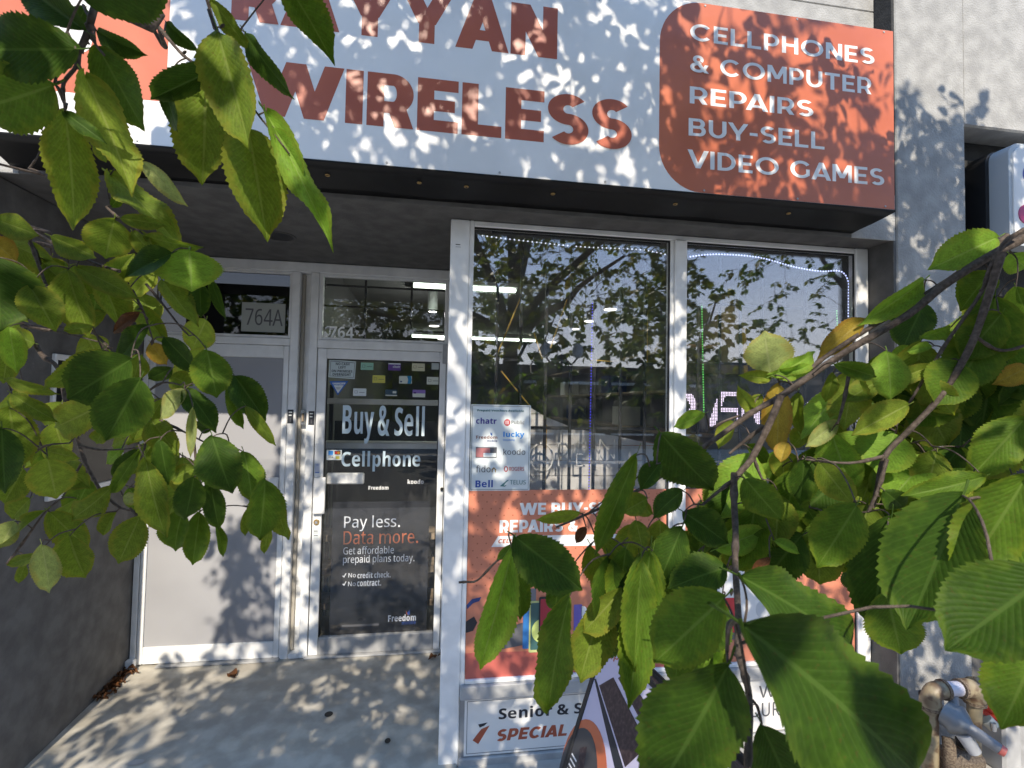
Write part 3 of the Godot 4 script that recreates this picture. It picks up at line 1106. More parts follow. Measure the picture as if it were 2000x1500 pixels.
func interior() -> void:
	# the room behind the glass
	var r := thing("shop_room", "dim shop room seen through the glass door and windows", "room", Vector3(0.8, 0, -4))
	box("floor", -0.95, 2.6, -0.1, 0.0, -9.0, ZD - 0.1, M.room_floor, r, 0.0)
	box("floor", 0.16, 2.6, -0.1, 0.0, ZD - 0.0995, -0.07, M.room_floor, r, 0.0)
	box("ceiling", -0.95, 2.6, 2.95, 3.05, -9.0, -0.305, M.room_ceiling, r, 0.0)
	box("wall", -1.0, -0.9, 0.0, 2.95, -9.0, ZD - 0.15, M.room_wall, r, 0.0)
	box("wall", 2.57, 2.67, -0.1, 2.95, -9.0, -0.1, M.room_wall, r, 0.0)
	box("wall", -1.0, 2.6, 0.0, 2.95, -9.1, -9.0, M.room_wall, r, 0.0)
	box("wall", 0.172, 2.57, -0.1, 0.25, -0.9, -0.062, M.room_wall, r, 0.0)
	# fluorescent lamps
	for q in [[806, 557, 1008, 565, "nearest white tube lamp on the shop ceiling, seen through door transom and window"], [800, 656, 1046, 660, "white tube lamp on the shop ceiling just above the door rail"], [925, 697, 958, 698, "short white tube lamp, farthest and lowest through the display window"]]:
		var y: float = 2.86
		var a0 := ray(q[0], q[1])
		var dep: float = (y - CP.y) / a0.y
		var a := CP + a0 * dep
		var bb := ray(q[2], q[3])
		var b := CP + bb * ((a.z - CP.z) / bb.z)
		var f := thing("tube_lamp", q[4], "lamp", Vector3(a.x, y, a.z), "tube lamps in the shop")
		box("tube", a.x, b.x, y - 0.02, y + 0.02, a.z - 0.02, a.z + 0.02, emit(lin(0.88, 1.0, 0.86), 3.2), f, 0.012)
		box("housing", a.x - 0.02, b.x + 0.02, y + 0.021, y + 0.089, a.z - 0.03, a.z + 0.03, M.white, f, 0.01)
		var l := AreaLight3D.new()
		l.name = "glow"
		l.area_size = Vector2(b.x - a.x, 0.04)
		l.light_energy = 0.4
		l.light_color = Color(0.92, 1.0, 0.93)
		l.shadow_enabled = true
		f.add_child(l)
		l.position = Vector3((b.x - a.x) / 2.0, -0.03, 0)
		l.rotation_degrees = Vector3(-90, 0, 0)
	for q in [[848, 630, 0, "round white ceiling spot in the door transom beside the window post"], [1078, 522, 1, "warm glowing ceiling spot high in the left pane of the display window"], [1192, 596, 0, "white ceiling spot right of the blue light strip in the left window pane"], [1122, 636, 0, "white ceiling spot just left of the blue light strip, lower of two"], [1152, 620, 0, "white ceiling spot touching the blue light strip, upper of two"], [1078, 663, 0, "small white ceiling spot beside the end of the second tube lamp"], [1376, 538, 1, "warm glowing ceiling spot high in the right window pane beside the mullion"], [863, 657, 0, "white ceiling spot at the foot of the door transom beside the second tube lamp"]]:
		var v := ray(q[0], q[1])
		var c := CP + v * ((2.94 - CP.y) / v.y)
		if c.z < -8.6:
			continue
		var f := thing("ceiling_spot", q[3], "lamp", c, "ceiling spots in the shop")
		var s := ST()
		tube(s, [c + Vector3(0, 0.0, 0), c + Vector3(0, -0.05, 0)], [0.085, 0.085], 20)
		mk("can", fin(s), M.white, f)
		s = ST()
		tube(s, [c + Vector3(0, -0.0505, 0), c + Vector3(0, -0.056, 0)], [0.075, 0.07], 20)
		mk("lens", fin(s), emit(lin(1.0, 0.72, 0.36) if q[2] == 1 else lin(1.0, 0.98, 0.9), 2.6), f)
		if q[0] in [1078, 1376, 848, 1192]:
			var l := SpotLight3D.new()
			l.name = "glow"
			l.light_energy = 0.22
			l.spot_range = 8
			l.spot_angle = 60
			l.spot_attenuation = 2
			l.light_size = 0.07
			l.shadow_enabled = true
			l.light_color = Color(1.0, 0.85, 0.6) if q[2] == 1 else Color(1, 0.98, 0.92)
			f.add_child(l)
			l.position = Vector3(0, -0.07, 0)
			l.rotation_degrees = Vector3(-90, 0, 0)
	# hanging cylinder lamp in the transom
	var pv := ray(845, 607)
	var pc := CP + pv * ((-2.6 - CP.z) / pv.z)
	var pl := thing("pendant_lamp", "slim white cylinder lamp hanging in the door transom", "lamp", pc)
	tube_obj("shade", [pc, pc + Vector3(0, 0.20, 0)], [0.05, 0.05], M.white, pl, 16)
	tube_obj("stem", [pc + Vector3(0, 0.2, 0), Vector3(pc.x, 2.95, pc.z)], [0.012], M.frame_grey, pl, 8)
	tube_obj("bulb", [pc + Vector3(0, -0.008, 0), pc + Vector3(0, -0.001, 0)], [0.042], emit(lin(1.0, 0.97, 0.88), 2.6), pl, 16)
	var pg := OmniLight3D.new()
	pg.name = "glow"
	pg.light_energy = 0.12
	pg.light_size = 0.04
	pg.omni_range = 6
	pg.omni_attenuation = 2
	pg.shadow_enabled = true
	pl.add_child(pg)
	pg.position = Vector3(0, -0.03, 0)
	var cam := thing("security_camera", "small black security camera in the corner of the door transom", "camera", W(798, 553, -1.25))
	var cc := W(798, 553, -1.25)
	box("body", cc.x - 0.03, cc.x + 0.035, cc.y - 0.02, cc.y + 0.02, -1.30, -1.22, M.black, cam, 0.008)
	tube_obj("bracket", [cc, cc + Vector3(0.0, 0.12, -0.02)], [0.008], M.black, cam, 8)
	# shelves behind the door
	var sh := thing("shelf_rack", "low slatted display rack behind the glass door", "shelf", Vector3(-0.3, 0, -1.6))
	for q in [[785, 0.045], [871, 0.045], [1050, 0.05], [1115, 0.05], [1181, 0.05]]:
		var c := W(742, q[0], -1.5)
		box("board", -0.86, 0.16, c.y - q[1] / 2, c.y + q[1] / 2, -1.75, -1.5, M.wood if q[0] > 1000 else M.grey_board, sh, 0.004)
	for x in [-0.85, 0.13]:
		box("upright", x, x + 0.03, 0.0, 1.9, -1.80, -1.76, M.steel_black, sh, 0.003)
	box("back_panel", -0.81, 0.12, 0.05, 1.6, -1.815, -1.80, M.black, sh, 0.0)
	# glass counter farther in
	var ct := thing("counter", "dark sales counter deep inside the shop", "counter", Vector3(0.9, 0, -4.5))
	box("base", 0.1, 1.9, 0.0, 0.95, -4.9, -4.3, M.room_floor, ct, 0.01)
	box("top", 0.05, 1.95, 0.952, 1.0, -4.95, -4.25, M.wood, ct, 0.006)
	var wr := thing("wall_rack", "tall rack of boxed goods against the far right shop wall", "shelf", Vector3(2.3, 0, -4.0))
	for k in 6:
		box("board", 2.2, 2.56, 0.3 + k * 0.4, 0.33 + k * 0.4, -7.0, -1.6, M.wood, wr, 0.003)
	for k in 10:
		box("goods", 2.25, 2.5, 0.332 + (k % 5) * 0.4, 0.56 + (k % 5) * 0.4, -2.2 - k * 0.45, -1.9 - k * 0.45, [M.navy, M.white, M.sign_letter, M.grey_board][k % 4], wr, 0.004)

# lettering and plates measured in an enlarged view (origin ox, oy, scale sc)
func vt(n: String, str: String, v: Vector3, x0: float, y0: float, x1: float, y1: float, z: float, m: Material, parent: Node, weight := 700, heavy := 0.0, skew := 0.0) -> MeshInstance3D:
	return ptext(n, str, v.x + x0 / v.z, v.y + y0 / v.z, v.x + x1 / v.z, v.y + y1 / v.z, z, m, parent, weight, heavy, skew)

func vr(n: String, v: Vector3, x0: float, y0: float, x1: float, y1: float, z: float, m: Material, parent: Node, thick := 0.001, r := 0.0) -> MeshInstance3D:
	return prect(n, v.x + x0 / v.z, v.y + y0 / v.z, v.x + x1 / v.z, v.y + y1 / v.z, z, m, parent, thick, r)

func vp(n: String, v: Vector3, pts: Array, z: float, m: Material, parent: Node, thick := 0.001) -> MeshInstance3D:
	var q := []
	for p in pts:
		q.append(Vector2(v.x + p[0] / v.z, v.y + p[1] / v.z))
	return plate(n, pxpoly(q, z), z, z + thick, m, parent)

func ve(n: String, v: Vector3, cx: float, cy: float, rx: float, ry: float, z: float, m: Material, parent: Node, thick := 0.001) -> MeshInstance3D:
	var c := W(v.x + cx / v.z, v.y + cy / v.z, z)
	var e := W(v.x + (cx + rx) / v.z, v.y + (cy - ry) / v.z, z)
	return plate(n, ellipse(c.x, c.y, absf(e.x - c.x), absf(e.y - c.y)), z, z + thick, m, parent)

func window_things() -> void:
	# security grilles behind the glass
	var gz := -0.12
	var g := thing("security_grille", "black security bars behind the left pane of the display window", "security grille", Vector3(0.75, 0.36, gz))
	for px in [974, 1021, 1070, 1118, 1164, 1215, 1262]:
		var x := W(px, 470, gz).x
		box("bar", x - 0.0085, x + 0.0085, 0.36, 2.68, gz - 0.006, gz + 0.006, M.steel_black, g, 0.002)
	for py in [462, 706, 836]:
		var y := W(1118, py, gz).y
		box("rail", 0.30, 1.30, y - 0.008, y + 0.008, gz - 0.018, gz - 0.0065, M.steel_black, g, 0.002)
	g = thing("security_grille", "black security bars behind the right pane of the display window", "security grille", Vector3(1.9, 0.36, gz))
	for px in [1364, 1406, 1446, 1488, 1531, 1572, 1611]:
		var x := W(px, 520, gz).x
		box("bar", x - 0.0085, x + 0.0085, 0.36, 2.66, gz - 0.006, gz + 0.006, M.steel_black, g, 0.002)
	for py in [487, 598, 712]:
		var y := W(1490, py, gz).y
		box("rail", 1.40, 2.46, y - 0.007, y + 0.007, gz - 0.018, gz - 0.0065, M.steel_black, g, 0.002)
	gz = ZD - 0.12
	g = thing("security_grille", "black security bars behind the glass above the glass door", "security grille", Vector3(-0.35, 2.2, gz))
	for px in [714, 804]:
		var x := W(px, 590, gz).x
		box("bar", x - 0.0085, x + 0.0085, 2.2, 2.66, gz - 0.006, gz + 0.006, M.steel_black, g, 0.002)
	for py in [560, 600, 643]:
		var y := W(720, py, gz).y
		box("rail", -0.80, 0.09, y - 0.007, y + 0.007, gz - 0.018, gz - 0.0065, M.steel_black, g, 0.002)
	for px in [634]:
		var c := W(px, 556, gz)
		box("hinge", c.x - 0.012, c.x + 0.012, c.y - 0.03, c.y + 0.03, gz - 0.005, gz + 0.02, M.steel_black, g, 0.003)
	# grey slatted board added in place of a pale reflection in the left pane
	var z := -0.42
	var bd := thing("reflection_board", "added grey slatted display board with a sloping top behind the left pane", "stand-in board", Vector3(0.7, 0.36, z))
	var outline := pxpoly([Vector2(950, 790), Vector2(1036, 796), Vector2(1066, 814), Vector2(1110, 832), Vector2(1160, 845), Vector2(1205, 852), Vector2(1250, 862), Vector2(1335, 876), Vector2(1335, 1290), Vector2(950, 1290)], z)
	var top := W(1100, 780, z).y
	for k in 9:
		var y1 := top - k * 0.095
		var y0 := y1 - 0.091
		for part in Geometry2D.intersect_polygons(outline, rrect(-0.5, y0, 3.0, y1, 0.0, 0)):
			plate("reflection_slat", part, z - 0.012, z, M.grey_board, bd)
	# unlit neon sign
	z = -0.33
	var ns := thing("neon_sign", "unlit pale glass tube sign reading open above the orange poster", "neon sign", W(1130, 925, z))
	var pale := mat(lin(0.62, 0.62, 0.6), 0.2)
	var V7 := Vector3(920, 700, 5)
	var oo := []
	for i in 25:
		oo.append(Vector2(690 + cos(TAU * i / 24.0) * 108, 970 + sin(TAU * i / 24.0) * 140))
	for poly in [oo, [Vector2(855, 1050), Vector2(855, 830), Vector2(925, 835), Vector2(955, 885), Vector2(925, 940), Vector2(860, 950)], [Vector2(1110, 1050), Vector2(1030, 1050), Vector2(1030, 830), Vector2(1110, 830)], [Vector2(1032, 935), Vector2(1095, 935)], [Vector2(1250, 1000), Vector2(1260, 790), Vector2(1395, 985), Vector2(1405, 790)]]:
		var pts := []
		for q in poly:
			pts.append(W(V7.x + q.x / V7.z, V7.y + q.y / V7.z, z))
		tube_obj("tube", pts, [0.006], pale, ns, 8)
	# voucher poster inside the glass
	z = -0.016
	var vp0 := thing("voucher_poster", "pale poster of prepaid voucher brands on the left pane beside the post", "poster", Vector3(0.36, 1.31, z))
	box("sheet", 0.2, 0.519, 1.312, 1.764, z - 0.003, z, M.paper, vp0, 0.0)
	var p := W(1, 1, z)
	z += 0.0003
	var grey_ink := mat(lin(0.10, 0.10, 0.11), 0.6)
	var red := mat(lin(0.42, 0.04, 0.045), 0.6)
	var blue := mat(lin(0.01, 0.22, 0.62), 0.6)
	var teal := mat(lin(0.05, 0.16, 0.17), 0.6)
	for q in [[0.206, 0.513, 1.756, 1.758], [0.206, 0.513, 1.317, 1.319], [0.206, 0.208, 1.3192, 1.7558], [0.511, 0.513, 1.3192, 1.7558]]:
		plate("border", rrect(q[0], q[2], q[1], q[3], 0.0, 0), z, z + 0.0006, grey_ink, vp0)
	vt("lettering", "Prepaid Vouchers Available", V7, 62, 495, 515, 530, z, teal, vp0)
	vt("lettering", "chatr", V7, 50, 578, 248, 640, z, mat(lin(0.05, 0.035, 0.24), 0.6), vp0, 700)
	ve("logo", V7, 353, 626, 31, 33, z, red, vp0)
	for k in 3:
		vr("logo_bar", V7, 338 + k * 12, 608, 342 + k * 12, 644, z + 0.0011, M.paper, vp0)
	vt("lettering", "Public", V7, 394, 606, 520, 642, z, grey_ink, vp0, 400)
	vt("lettering", "Freedom", V7, 50, 752, 256, 786, z, mat(lin(0.20, 0.09, 0.08), 0.6), vp0, 700)
	vt("lettering", "mobile", V7, 158, 793, 256, 815, z, M.navy, vp0)
	vp("logo", V7, [[184, 714], [198, 735], [206, 714], [208, 756], [192, 750]], z, mat(lin(0.02, 0.10, 0.35), 0.6), vp0)
	vt("lettering", "lucky", V7, 316, 714, 520, 784, z, blue, vp0, 700, 0.5)
	vt("lettering", "mobile", V7, 314, 786, 426, 806, z, blue, vp0, 400)
	vr("badge", V7, 47, 866, 250, 970, z, grey_ink, vp0)
	vr("badge_oval", V7, 50, 874, 185, 964, z + 0.0011, mat(lin(0.42, 0.16, 0.16), 0.6), vp0, 0.001, 0.008)
	vr("badge_oval", V7, 120, 924, 245, 962, z + 0.0022, M.paper, vp0, 0.001, 0.003)
	vt("lettering", "koodo", V7, 316, 882, 530, 942, z, grey_ink, vp0, 400)
	vt("lettering", "fido", V7, 48, 1045, 190, 1112, z, grey_ink, vp0, 400)
	vp("logo", V7, [[198, 1088], [222, 1062], [248, 1088], [242, 1092], [242, 1112], [234, 1112], [234, 1090], [222, 1076], [210, 1090], [210, 1112], [202, 1112], [202, 1092]], z, mat(lin(0.30, 0.19, 0.06), 0.6), vp0)
	vt("lettering", "ROGERS", V7, 372, 1060, 518, 1098, z, red, vp0, 400)
	ve("logo", V7, 341, 1080, 20, 28, z, red, vp0)
	ve("logo_hole", V7, 341, 1080, 11, 18, z + 0.0011, M.paper, vp0)
	vt("lettering", "Bell", V7, 44, 1188, 212, 1258, z, mat(lin(0.015, 0.06, 0.30), 0.6), vp0, 700)
	vt("lettering", "TELUS", V7, 380, 1188, 534, 1230, z, teal, vp0, 400)
	vp("logo", V7, [[280, 1248], [320, 1215], [350, 1190], [372, 1186], [340, 1212], [318, 1245], [350, 1235], [330, 1252], [305, 1250]], z, teal, vp0)
	# orange poster on the left pane
	z = -0.0185
	var po := thing("window_poster", "orange dotted poster of phones filling the lower left pane", "poster", Vector3(0.75, 0.35, z))
	plate("sheet", rrect(0.198, 0.351, 1.293, 1.314, 0.0, 0), z, z + 0.002, M.poster_orange, po)
	z += 0.0022
	var VF := Vector3(880, 900, 5)
	var V5 := Vector3(580, 900, 2.5)
	var ds := ST()
	for i in 23:
		for j in 14:
			var dc := Vector2(0.225 + i * 0.046 + (0.023 if j % 2 else 0.0), 1.29 - j * 0.036)
			for k in 6:
				tri(ds, Vector3(dc.x, dc.y, z), Vector3(dc.x + cos(TAU * k / 6) * 0.0042, dc.y + sin(TAU * k / 6) * 0.0042, z), Vector3(dc.x + cos(TAU * (k + 1) / 6) * 0.0042, dc.y + sin(TAU * (k + 1) / 6) * 0.0042, z), Vector3.BACK)
	mk("dots", fin(ds), M.dot, po).set_meta("kind", "stuff")
	z += 0.0005
	vcaps("letter", "WE BUY-SELL", VF, 675, 412, 1690, 515, z, M.white, po, 0.28, 0.2)
	vcaps("letter", "REPAIRS &", VF, 480, 580, 1240, 688, z, M.white, po, 0.28, 0.2)
	var bn := vp("banner", VF, [[398, 842], [465, 735], [1870, 712], [1800, 822]], z, M.white, po)
	vt("lettering", "CELL", VF, 464, 764, 605, 802, z + 0.0012, M.sign_letter, bn, 700, 0.0, 0.2)
	vt("lettering", "CONSOLES", VF, 1600, 738, 1850, 774, z + 0.0012, M.sign_letter, bn, 400, 0.0, 0.2)
	var N := Vector3(0, 0, 1)
	vp("table_top", N, [[909, 1276], [1310, 1262], [1310, 1322], [909, 1331]], z - 0.0004, mat(lin(0.47, 0.115, 0.09), 0.4), po, 0.0004)
	vp("earphones", N, [[910, 1214], [926, 1204], [932, 1216], [924, 1232], [910, 1236]], z, M.ink, po)
	vp("earphones", N, [[911, 1182], [922, 1170], [940, 1166], [936, 1174], [924, 1178], [912, 1190]], z, M.navy, po)
	vp("tablet", N, [[980, 1229], [1021, 1216], [1021, 1260], [980, 1268]], z, grey_ink, po)
	vr("phone", N, 1026, 1150, 1046, 1215, z, mat(lin(0.16, 0.16, 0.18), 0.4), po)
	vr("phone", N, 1022, 1180, 1044, 1266, z + 0.0011, mat(lin(0.03, 0.16, 0.42), 0.4), po, 0.001, 0.006)
	vr("phone", N, 1034, 1174, 1062, 1273, z + 0.0022, mat(lin(0.45, 0.48, 0.20), 0.4), po, 0.001, 0.008)
	vr("phone_screen", N, 1037, 1178, 1062, 1268, z + 0.0033, mat(lin(0.04, 0.10, 0.10), 0.3), po, 0.001, 0.006)
	ve("phone_wallpaper", N, 1058, 1232, 20, 24, z + 0.0044, mat(lin(0.42, 0.50, 0.16), 0.3), po)
	vr("phone", N, 1053, 1166, 1094, 1277, z + 0.0055, M.ink, po, 0.001, 0.009)
	vr("phone_screen", N, 1056, 1170, 1091, 1273, z + 0.0066, mat(lin(0.35, 0.03, 0.05), 0.3), po, 0.001, 0.007)
	ve("phone_wallpaper", N, 1074, 1228, 15, 26, z + 0.0077, mat(lin(0.62, 0.05, 0.05), 0.3), po)
	vr("phone", N, 1121, 1181, 1136, 1259, z, mat(lin(0.14, 0.11, 0.42), 0.4), po, 0.001, 0.004)
	vp("controller", N, [[1135, 1184], [1142, 1184], [1158, 1202], [1150, 1222], [1160, 1242], [1156, 1256], [1135, 1259]], z, M.white, po)
	# poster on the right pane
	z = -0.0185
	var pr := thing("window_poster", "orange and white accessories poster low on the right pane behind leaves", "poster", Vector3(1.9, 0.35, z))
	plate("sheet", rrect(1.396, 0.351, 2.465, 1.314, 0.0, 0), z, z + 0.002, M.poster_orange, pr)
	z += 0.0022
	var VE := Vector3(1200, 900, 2.5)
	plate("white_band", pxpoly([Vector2(1440, 985), Vector2(1700, 985), Vector2(1690, 1052), Vector2(1430, 1052)], z), z, z + 0.001, M.white, pr)
	vcaps("letter", "SSORIES", VE, 690, 250, 1075, 320, z + 0.0012, M.sign_orange, pr, 0.26, 0.2, 0.2)
	vt("lettering", "phones, acce", VE, 755, 336, 960, 368, z + 0.0012, M.ink, pr, 400, 0.0, 0.2)
	ve("white_disc", N, 1430, 1160, 95, 82, z, M.white, pr)
	vr("case", N, 1416, 1168, 1440, 1242, z + 0.0011, mat(lin(0.55, 0.03, 0.04), 0.4), pr, 0.001, 0.008)
	ve("case_ring", N, 1420, 1208, 12, 18, z + 0.0022, M.white, pr)
	vp("case_foot", N, [[1414, 1234], [1440, 1236], [1440, 1248], [1424, 1250]], z + 0.0022, grey_ink, pr)
	ve("earbud", N, 1490, 1190, 14, 18, z + 0.0011, mat(lin(0.5, 0.52, 0.55), 0.4), pr)
	ve("earbud", N, 1512, 1200, 10, 14, z + 0.0011, mat(lin(0.5, 0.52, 0.55), 0.4), pr)
	# panels under the sill
	z = -0.0118
	var sp := thing("panel_sign", "white panel under the left pane advertising a senior special in black and orange", "sign", Vector3(0.6, -0.03, z))
	plate("panel", rrect(0.20, -0.032, 1.30, 0.25, 0.0, 0), z, z + 0.008, M.sign_white, sp)
	z += 0.0082
	for q in [[0.212, 1.288, 0.239, 0.2415], [0.212, 1.288, -0.0215, -0.019], [0.212, 0.2145, -0.0188, 0.2388], [1.2855, 1.288, -0.0188, 0.2388]]:
		plate("border", rrect(q[0], q[2], q[1], q[3], 0.0, 0), z, z + 0.0006, grey_ink, sp)
	var ta := W(974, 1405, z)
	text("lettering", "Senior & S", ta.x, ta.y, W(1136, 1390, z).x, W(974, 1383, z).y, z, M.ink, sp, 700)
	ta = W(968, 1448, z)
	caps("letter", "SPECIAL", ta.x, ta.y, W(1106, 1436, z).x, W(968, 1425, z).y, z, M.sign_letter, sp, 0.28, 0.22, 0.1, 0.25)
	vp("mark", N, [[934, 1415], [952, 1411], [946, 1417], [937, 1421]], z, M.ink, sp)
	vp("mark", N, [[956, 1417], [934, 1453], [923, 1446], [940, 1424]], z, M.sign_letter, sp)
	z = -0.0118
	sp = thing("panel_sign", "white panel under the right pane with grey capitals, mostly hidden by leaves", "sign", Vector3(1.9, -0.03, z))
	plate("panel", rrect(1.32, -0.032, 2.46, 0.25, 0.0, 0), z, z + 0.008, M.sign_white, sp)
	z += 0.0082
	vt("lettering", "W", VE, 706, 1100, 785, 1152, z, grey_ink, sp, 400, 0.4)
	vt("lettering", "YOUR", VE, 618, 1190, 808, 1242, z, grey_ink, sp, 400, 0.6)
	# light strips
	var amber := mat(lin(0.42, 0.27, 0.05), 0.4)
	amber.emission_enabled = true
	amber.emission = lin(0.5, 0.3, 0.03)
	amber.emission_energy_multiplier = 0.05
	var blue_led := emit(lin(0.10, 0.08, 0.9), 0.7)
	var white_led := emit(lin(0.80, 0.85, 1.0), 0.9)
	var green_led := emit(lin(0.12, 0.60, 0.12), 0.8)
	var violet_led := emit(lin(0.55, 0.62, 1.0), 1.5)
	z = -0.2
	var li := 0
	var where := ["diagonal amber light strip beside the second bar of the left window, longest", "short amber light strip leaning beside the fourth bar of the left window", "short amber light strip leaning below the end of the tube lamp", "amber light strip slanting down to the voucher poster's upper right corner", "upright amber light strip at the fourth bar of the left window", "pale upright light strip right of the voucher poster", "amber light strip bent in an angle near the right edge of the left pane"]
	for pts in [[[1016, 583], [972, 690]], [[1107, 585], [1075, 680]], [[1043, 650], [1060, 705]], [[979, 725], [1034, 792]], [[1117, 588], [1112, 958]], [[1067, 830], [1064, 958]], [[1155, 703], [1264, 713], [1263, 612]]]:
		var q := []
		for e in pts:
			q.append(W(e[0], e[1], z))
		var t := thing("led_strip", where[li], "light strip", q[0], "light strips in the left pane")
		tube_obj("strip", q, [0.0045], amber, t, 6)
		li += 1
	dotted("upright blue light strip beside the fifth bar of the left window", [[1157, 590], [1150, 958]], z, 64, blue_led, M.navy, 0.0036)
	dotted("row of white light dots along the top of the left pane", [[938, 460], [1000, 468], [1130, 482], [1250, 488], [1310, 500]], z, 44, white_led, M.frame_grey, 0.0042)
	dotted("white light strip curving along the top and down the right pane", [[1345, 502], [1398, 497], [1480, 503], [1552, 522], [1602, 530], [1640, 530], [1655, 548], [1656, 580], [1655, 690]], -0.07, 84, violet_led, M.frame_grey, 0.0045)
	dotted("green light strip beside the mullion in the right pane, left of a pair", [[1362, 590], [1363, 845]], z, 52, green_led, M.steel_black, 0.004)
	dotted("green light strip beside the mullion in the right pane, right of a pair", [[1370, 592], [1374, 808]], z, 44, green_led, M.steel_black, 0.004)
	dotted("green light strip beside the sixth bar of the right pane", [[1633, 605], [1637, 690]], -0.09, 18, green_led, M.steel_black, 0.004)
	dotted("green light strip hanging low behind the branch in the right pane", [[1612, 735], [1610, 815]], z, 16, green_led, M.steel_black, 0.004)
	for q in [[[1447, 595], [1445, 760]], [[1453, 640], [1457, 728]], [[1531, 597], [1530, 680]]]:
		var t := thing("led_strip", ["thin amber light strip at the third bar of the right pane", "short thick amber light strip beside the third bar of the right pane", "amber light strip at the fifth bar of the right pane"][[1447, 1453, 1531].find(q[0][0])], "light strip", W(q[0][0], q[0][1], z), "light strips in the right pane")
		tube_obj("strip", [W(q[0][0], q[0][1], z), W(q[1][0], q[1][1], z)], [0.0055 if q[0][0] != 1453 else 0.012], amber, t, 6)
	# dot matrix screen
	z = -0.28
	var a := W(1330, 734, z)
	var c := W(1660, 842, z)
	var sc := thing("led_screen", "dot matrix display with pink characters low in the right pane", "display", Vector3(a.x, c.y, z))
	box("housing", a.x - 0.02, c.x + 0.02, c.y - 0.02, a.y + 0.02, z - 0.06, z - 0.001, M.black, sc, 0.004)
	var sm := mat(Color.WHITE, 0.5)
	sm.albedo_color = lin(0.02, 0.02, 0.022)
	sm.emission_enabled = true
	sm.emission = Color.WHITE
	sm.emission_operator = BaseMaterial3D.EMISSION_OP_MULTIPLY
	sm.emission_texture = screen_tex()
	sm.emission_energy_multiplier = 2.0
	var ss := ST()
	for e in [[a.x, a.y, 0, 0], [c.x, a.y, 1, 0], [c.x, c.y, 1, 1], [a.x, a.y, 0, 0], [c.x, c.y, 1, 1], [a.x, c.y, 0, 1]]:
		ss.set_normal(Vector3.BACK)
		ss.set_uv(Vector2(e[2], e[3]))
		ss.add_vertex(Vector3(e[0], e[1], z))
	mk("screen", fin(ss), sm, sc)

func dotted(label: String, pts: Array, z: float, count: int, m: Material, back: Material, r: float) -> void:
	var q := []
	for e in pts:
		q.append(W(e[0], e[1], z))
	var t := thing("led_strip", label, "light strip", q[0], "dotted light strips in the display window")
	var s := smooth(q, 8)
	tube_obj("strip", s, [r * 0.7], back, t, 6)
	var st := ST()
	var total := 0.0
	for i in s.size() - 1:
		total += (s[i + 1] - s[i]).length()
	var step := total / count
	var run := 0.0
	var nxt := step * 0.5
	for i in s.size() - 1:
		var ln: float = (s[i + 1] - s[i]).length()
		while nxt <= run + ln:
			var p: Vector3 = s[i].lerp(s[i + 1], (nxt - run) / ln) + Vector3(0, 0, r)
			cbox(st, p.x - r, p.x + r, p.y - r, p.y + r, p.z - r * 0.6, p.z + r * 0.6, r * 0.5)
			nxt += step
		run += ln
	mk("led_diodes", fin(st), m, t).set_meta("kind", "stuff")

func screen_tex() -> ImageTexture:
	var cols := 110
	var rows := 36
	var on := {}
	var stroke := func(pts: Array) -> void:
		for i in pts.size() - 1:
			for k in 30:
				var p: Vector2 = pts[i].lerp(pts[i + 1], k / 30.0)
				for dx in range(-2, 2):
					for dy in range(-1, 2):
						on[Vector2i(int(p.x) + dx, int(p.y) + dy)] = true
	stroke.call([Vector2(0, 13), Vector2(6, 14), Vector2(9, 20), Vector2(7, 27), Vector2(0, 30)])
	stroke.call([Vector2(20, 32), Vector2(26, 12), Vector2(40, 11), Vector2(37, 30)])
	stroke.call([Vector2(24, 22), Vector2(38, 22)])
	stroke.call([Vector2(50, 23), Vector2(58, 22), Vector2(57, 17), Vector2(51, 17), Vector2(48, 23), Vector2(50, 30), Vector2(59, 30)])
	stroke.call([Vector2(82, 17), Vector2(91, 17), Vector2(92, 30), Vector2(83, 30), Vector2(83, 24), Vector2(91, 23)])
	stroke.call([Vector2(99, 12), Vector2(98, 30)])
	stroke.call([Vector2(107, 25), Vector2(104, 31)])
	var im := Image.create(cols * 6, rows * 6, false, Image.FORMAT_RGB8)
	im.fill(Color(0, 0, 0))
	for y in rows:
		for x in cols:
			var c := Color(0.97, 0.90, 1.0) if on.has(Vector2i(x, y)) else Color(0.05, 0.05, 0.055)
			im.fill_rect(Rect2i(x * 6 + 1, y * 6 + 1, 4, 4), c)
	return ImageTexture.create_from_image(im)

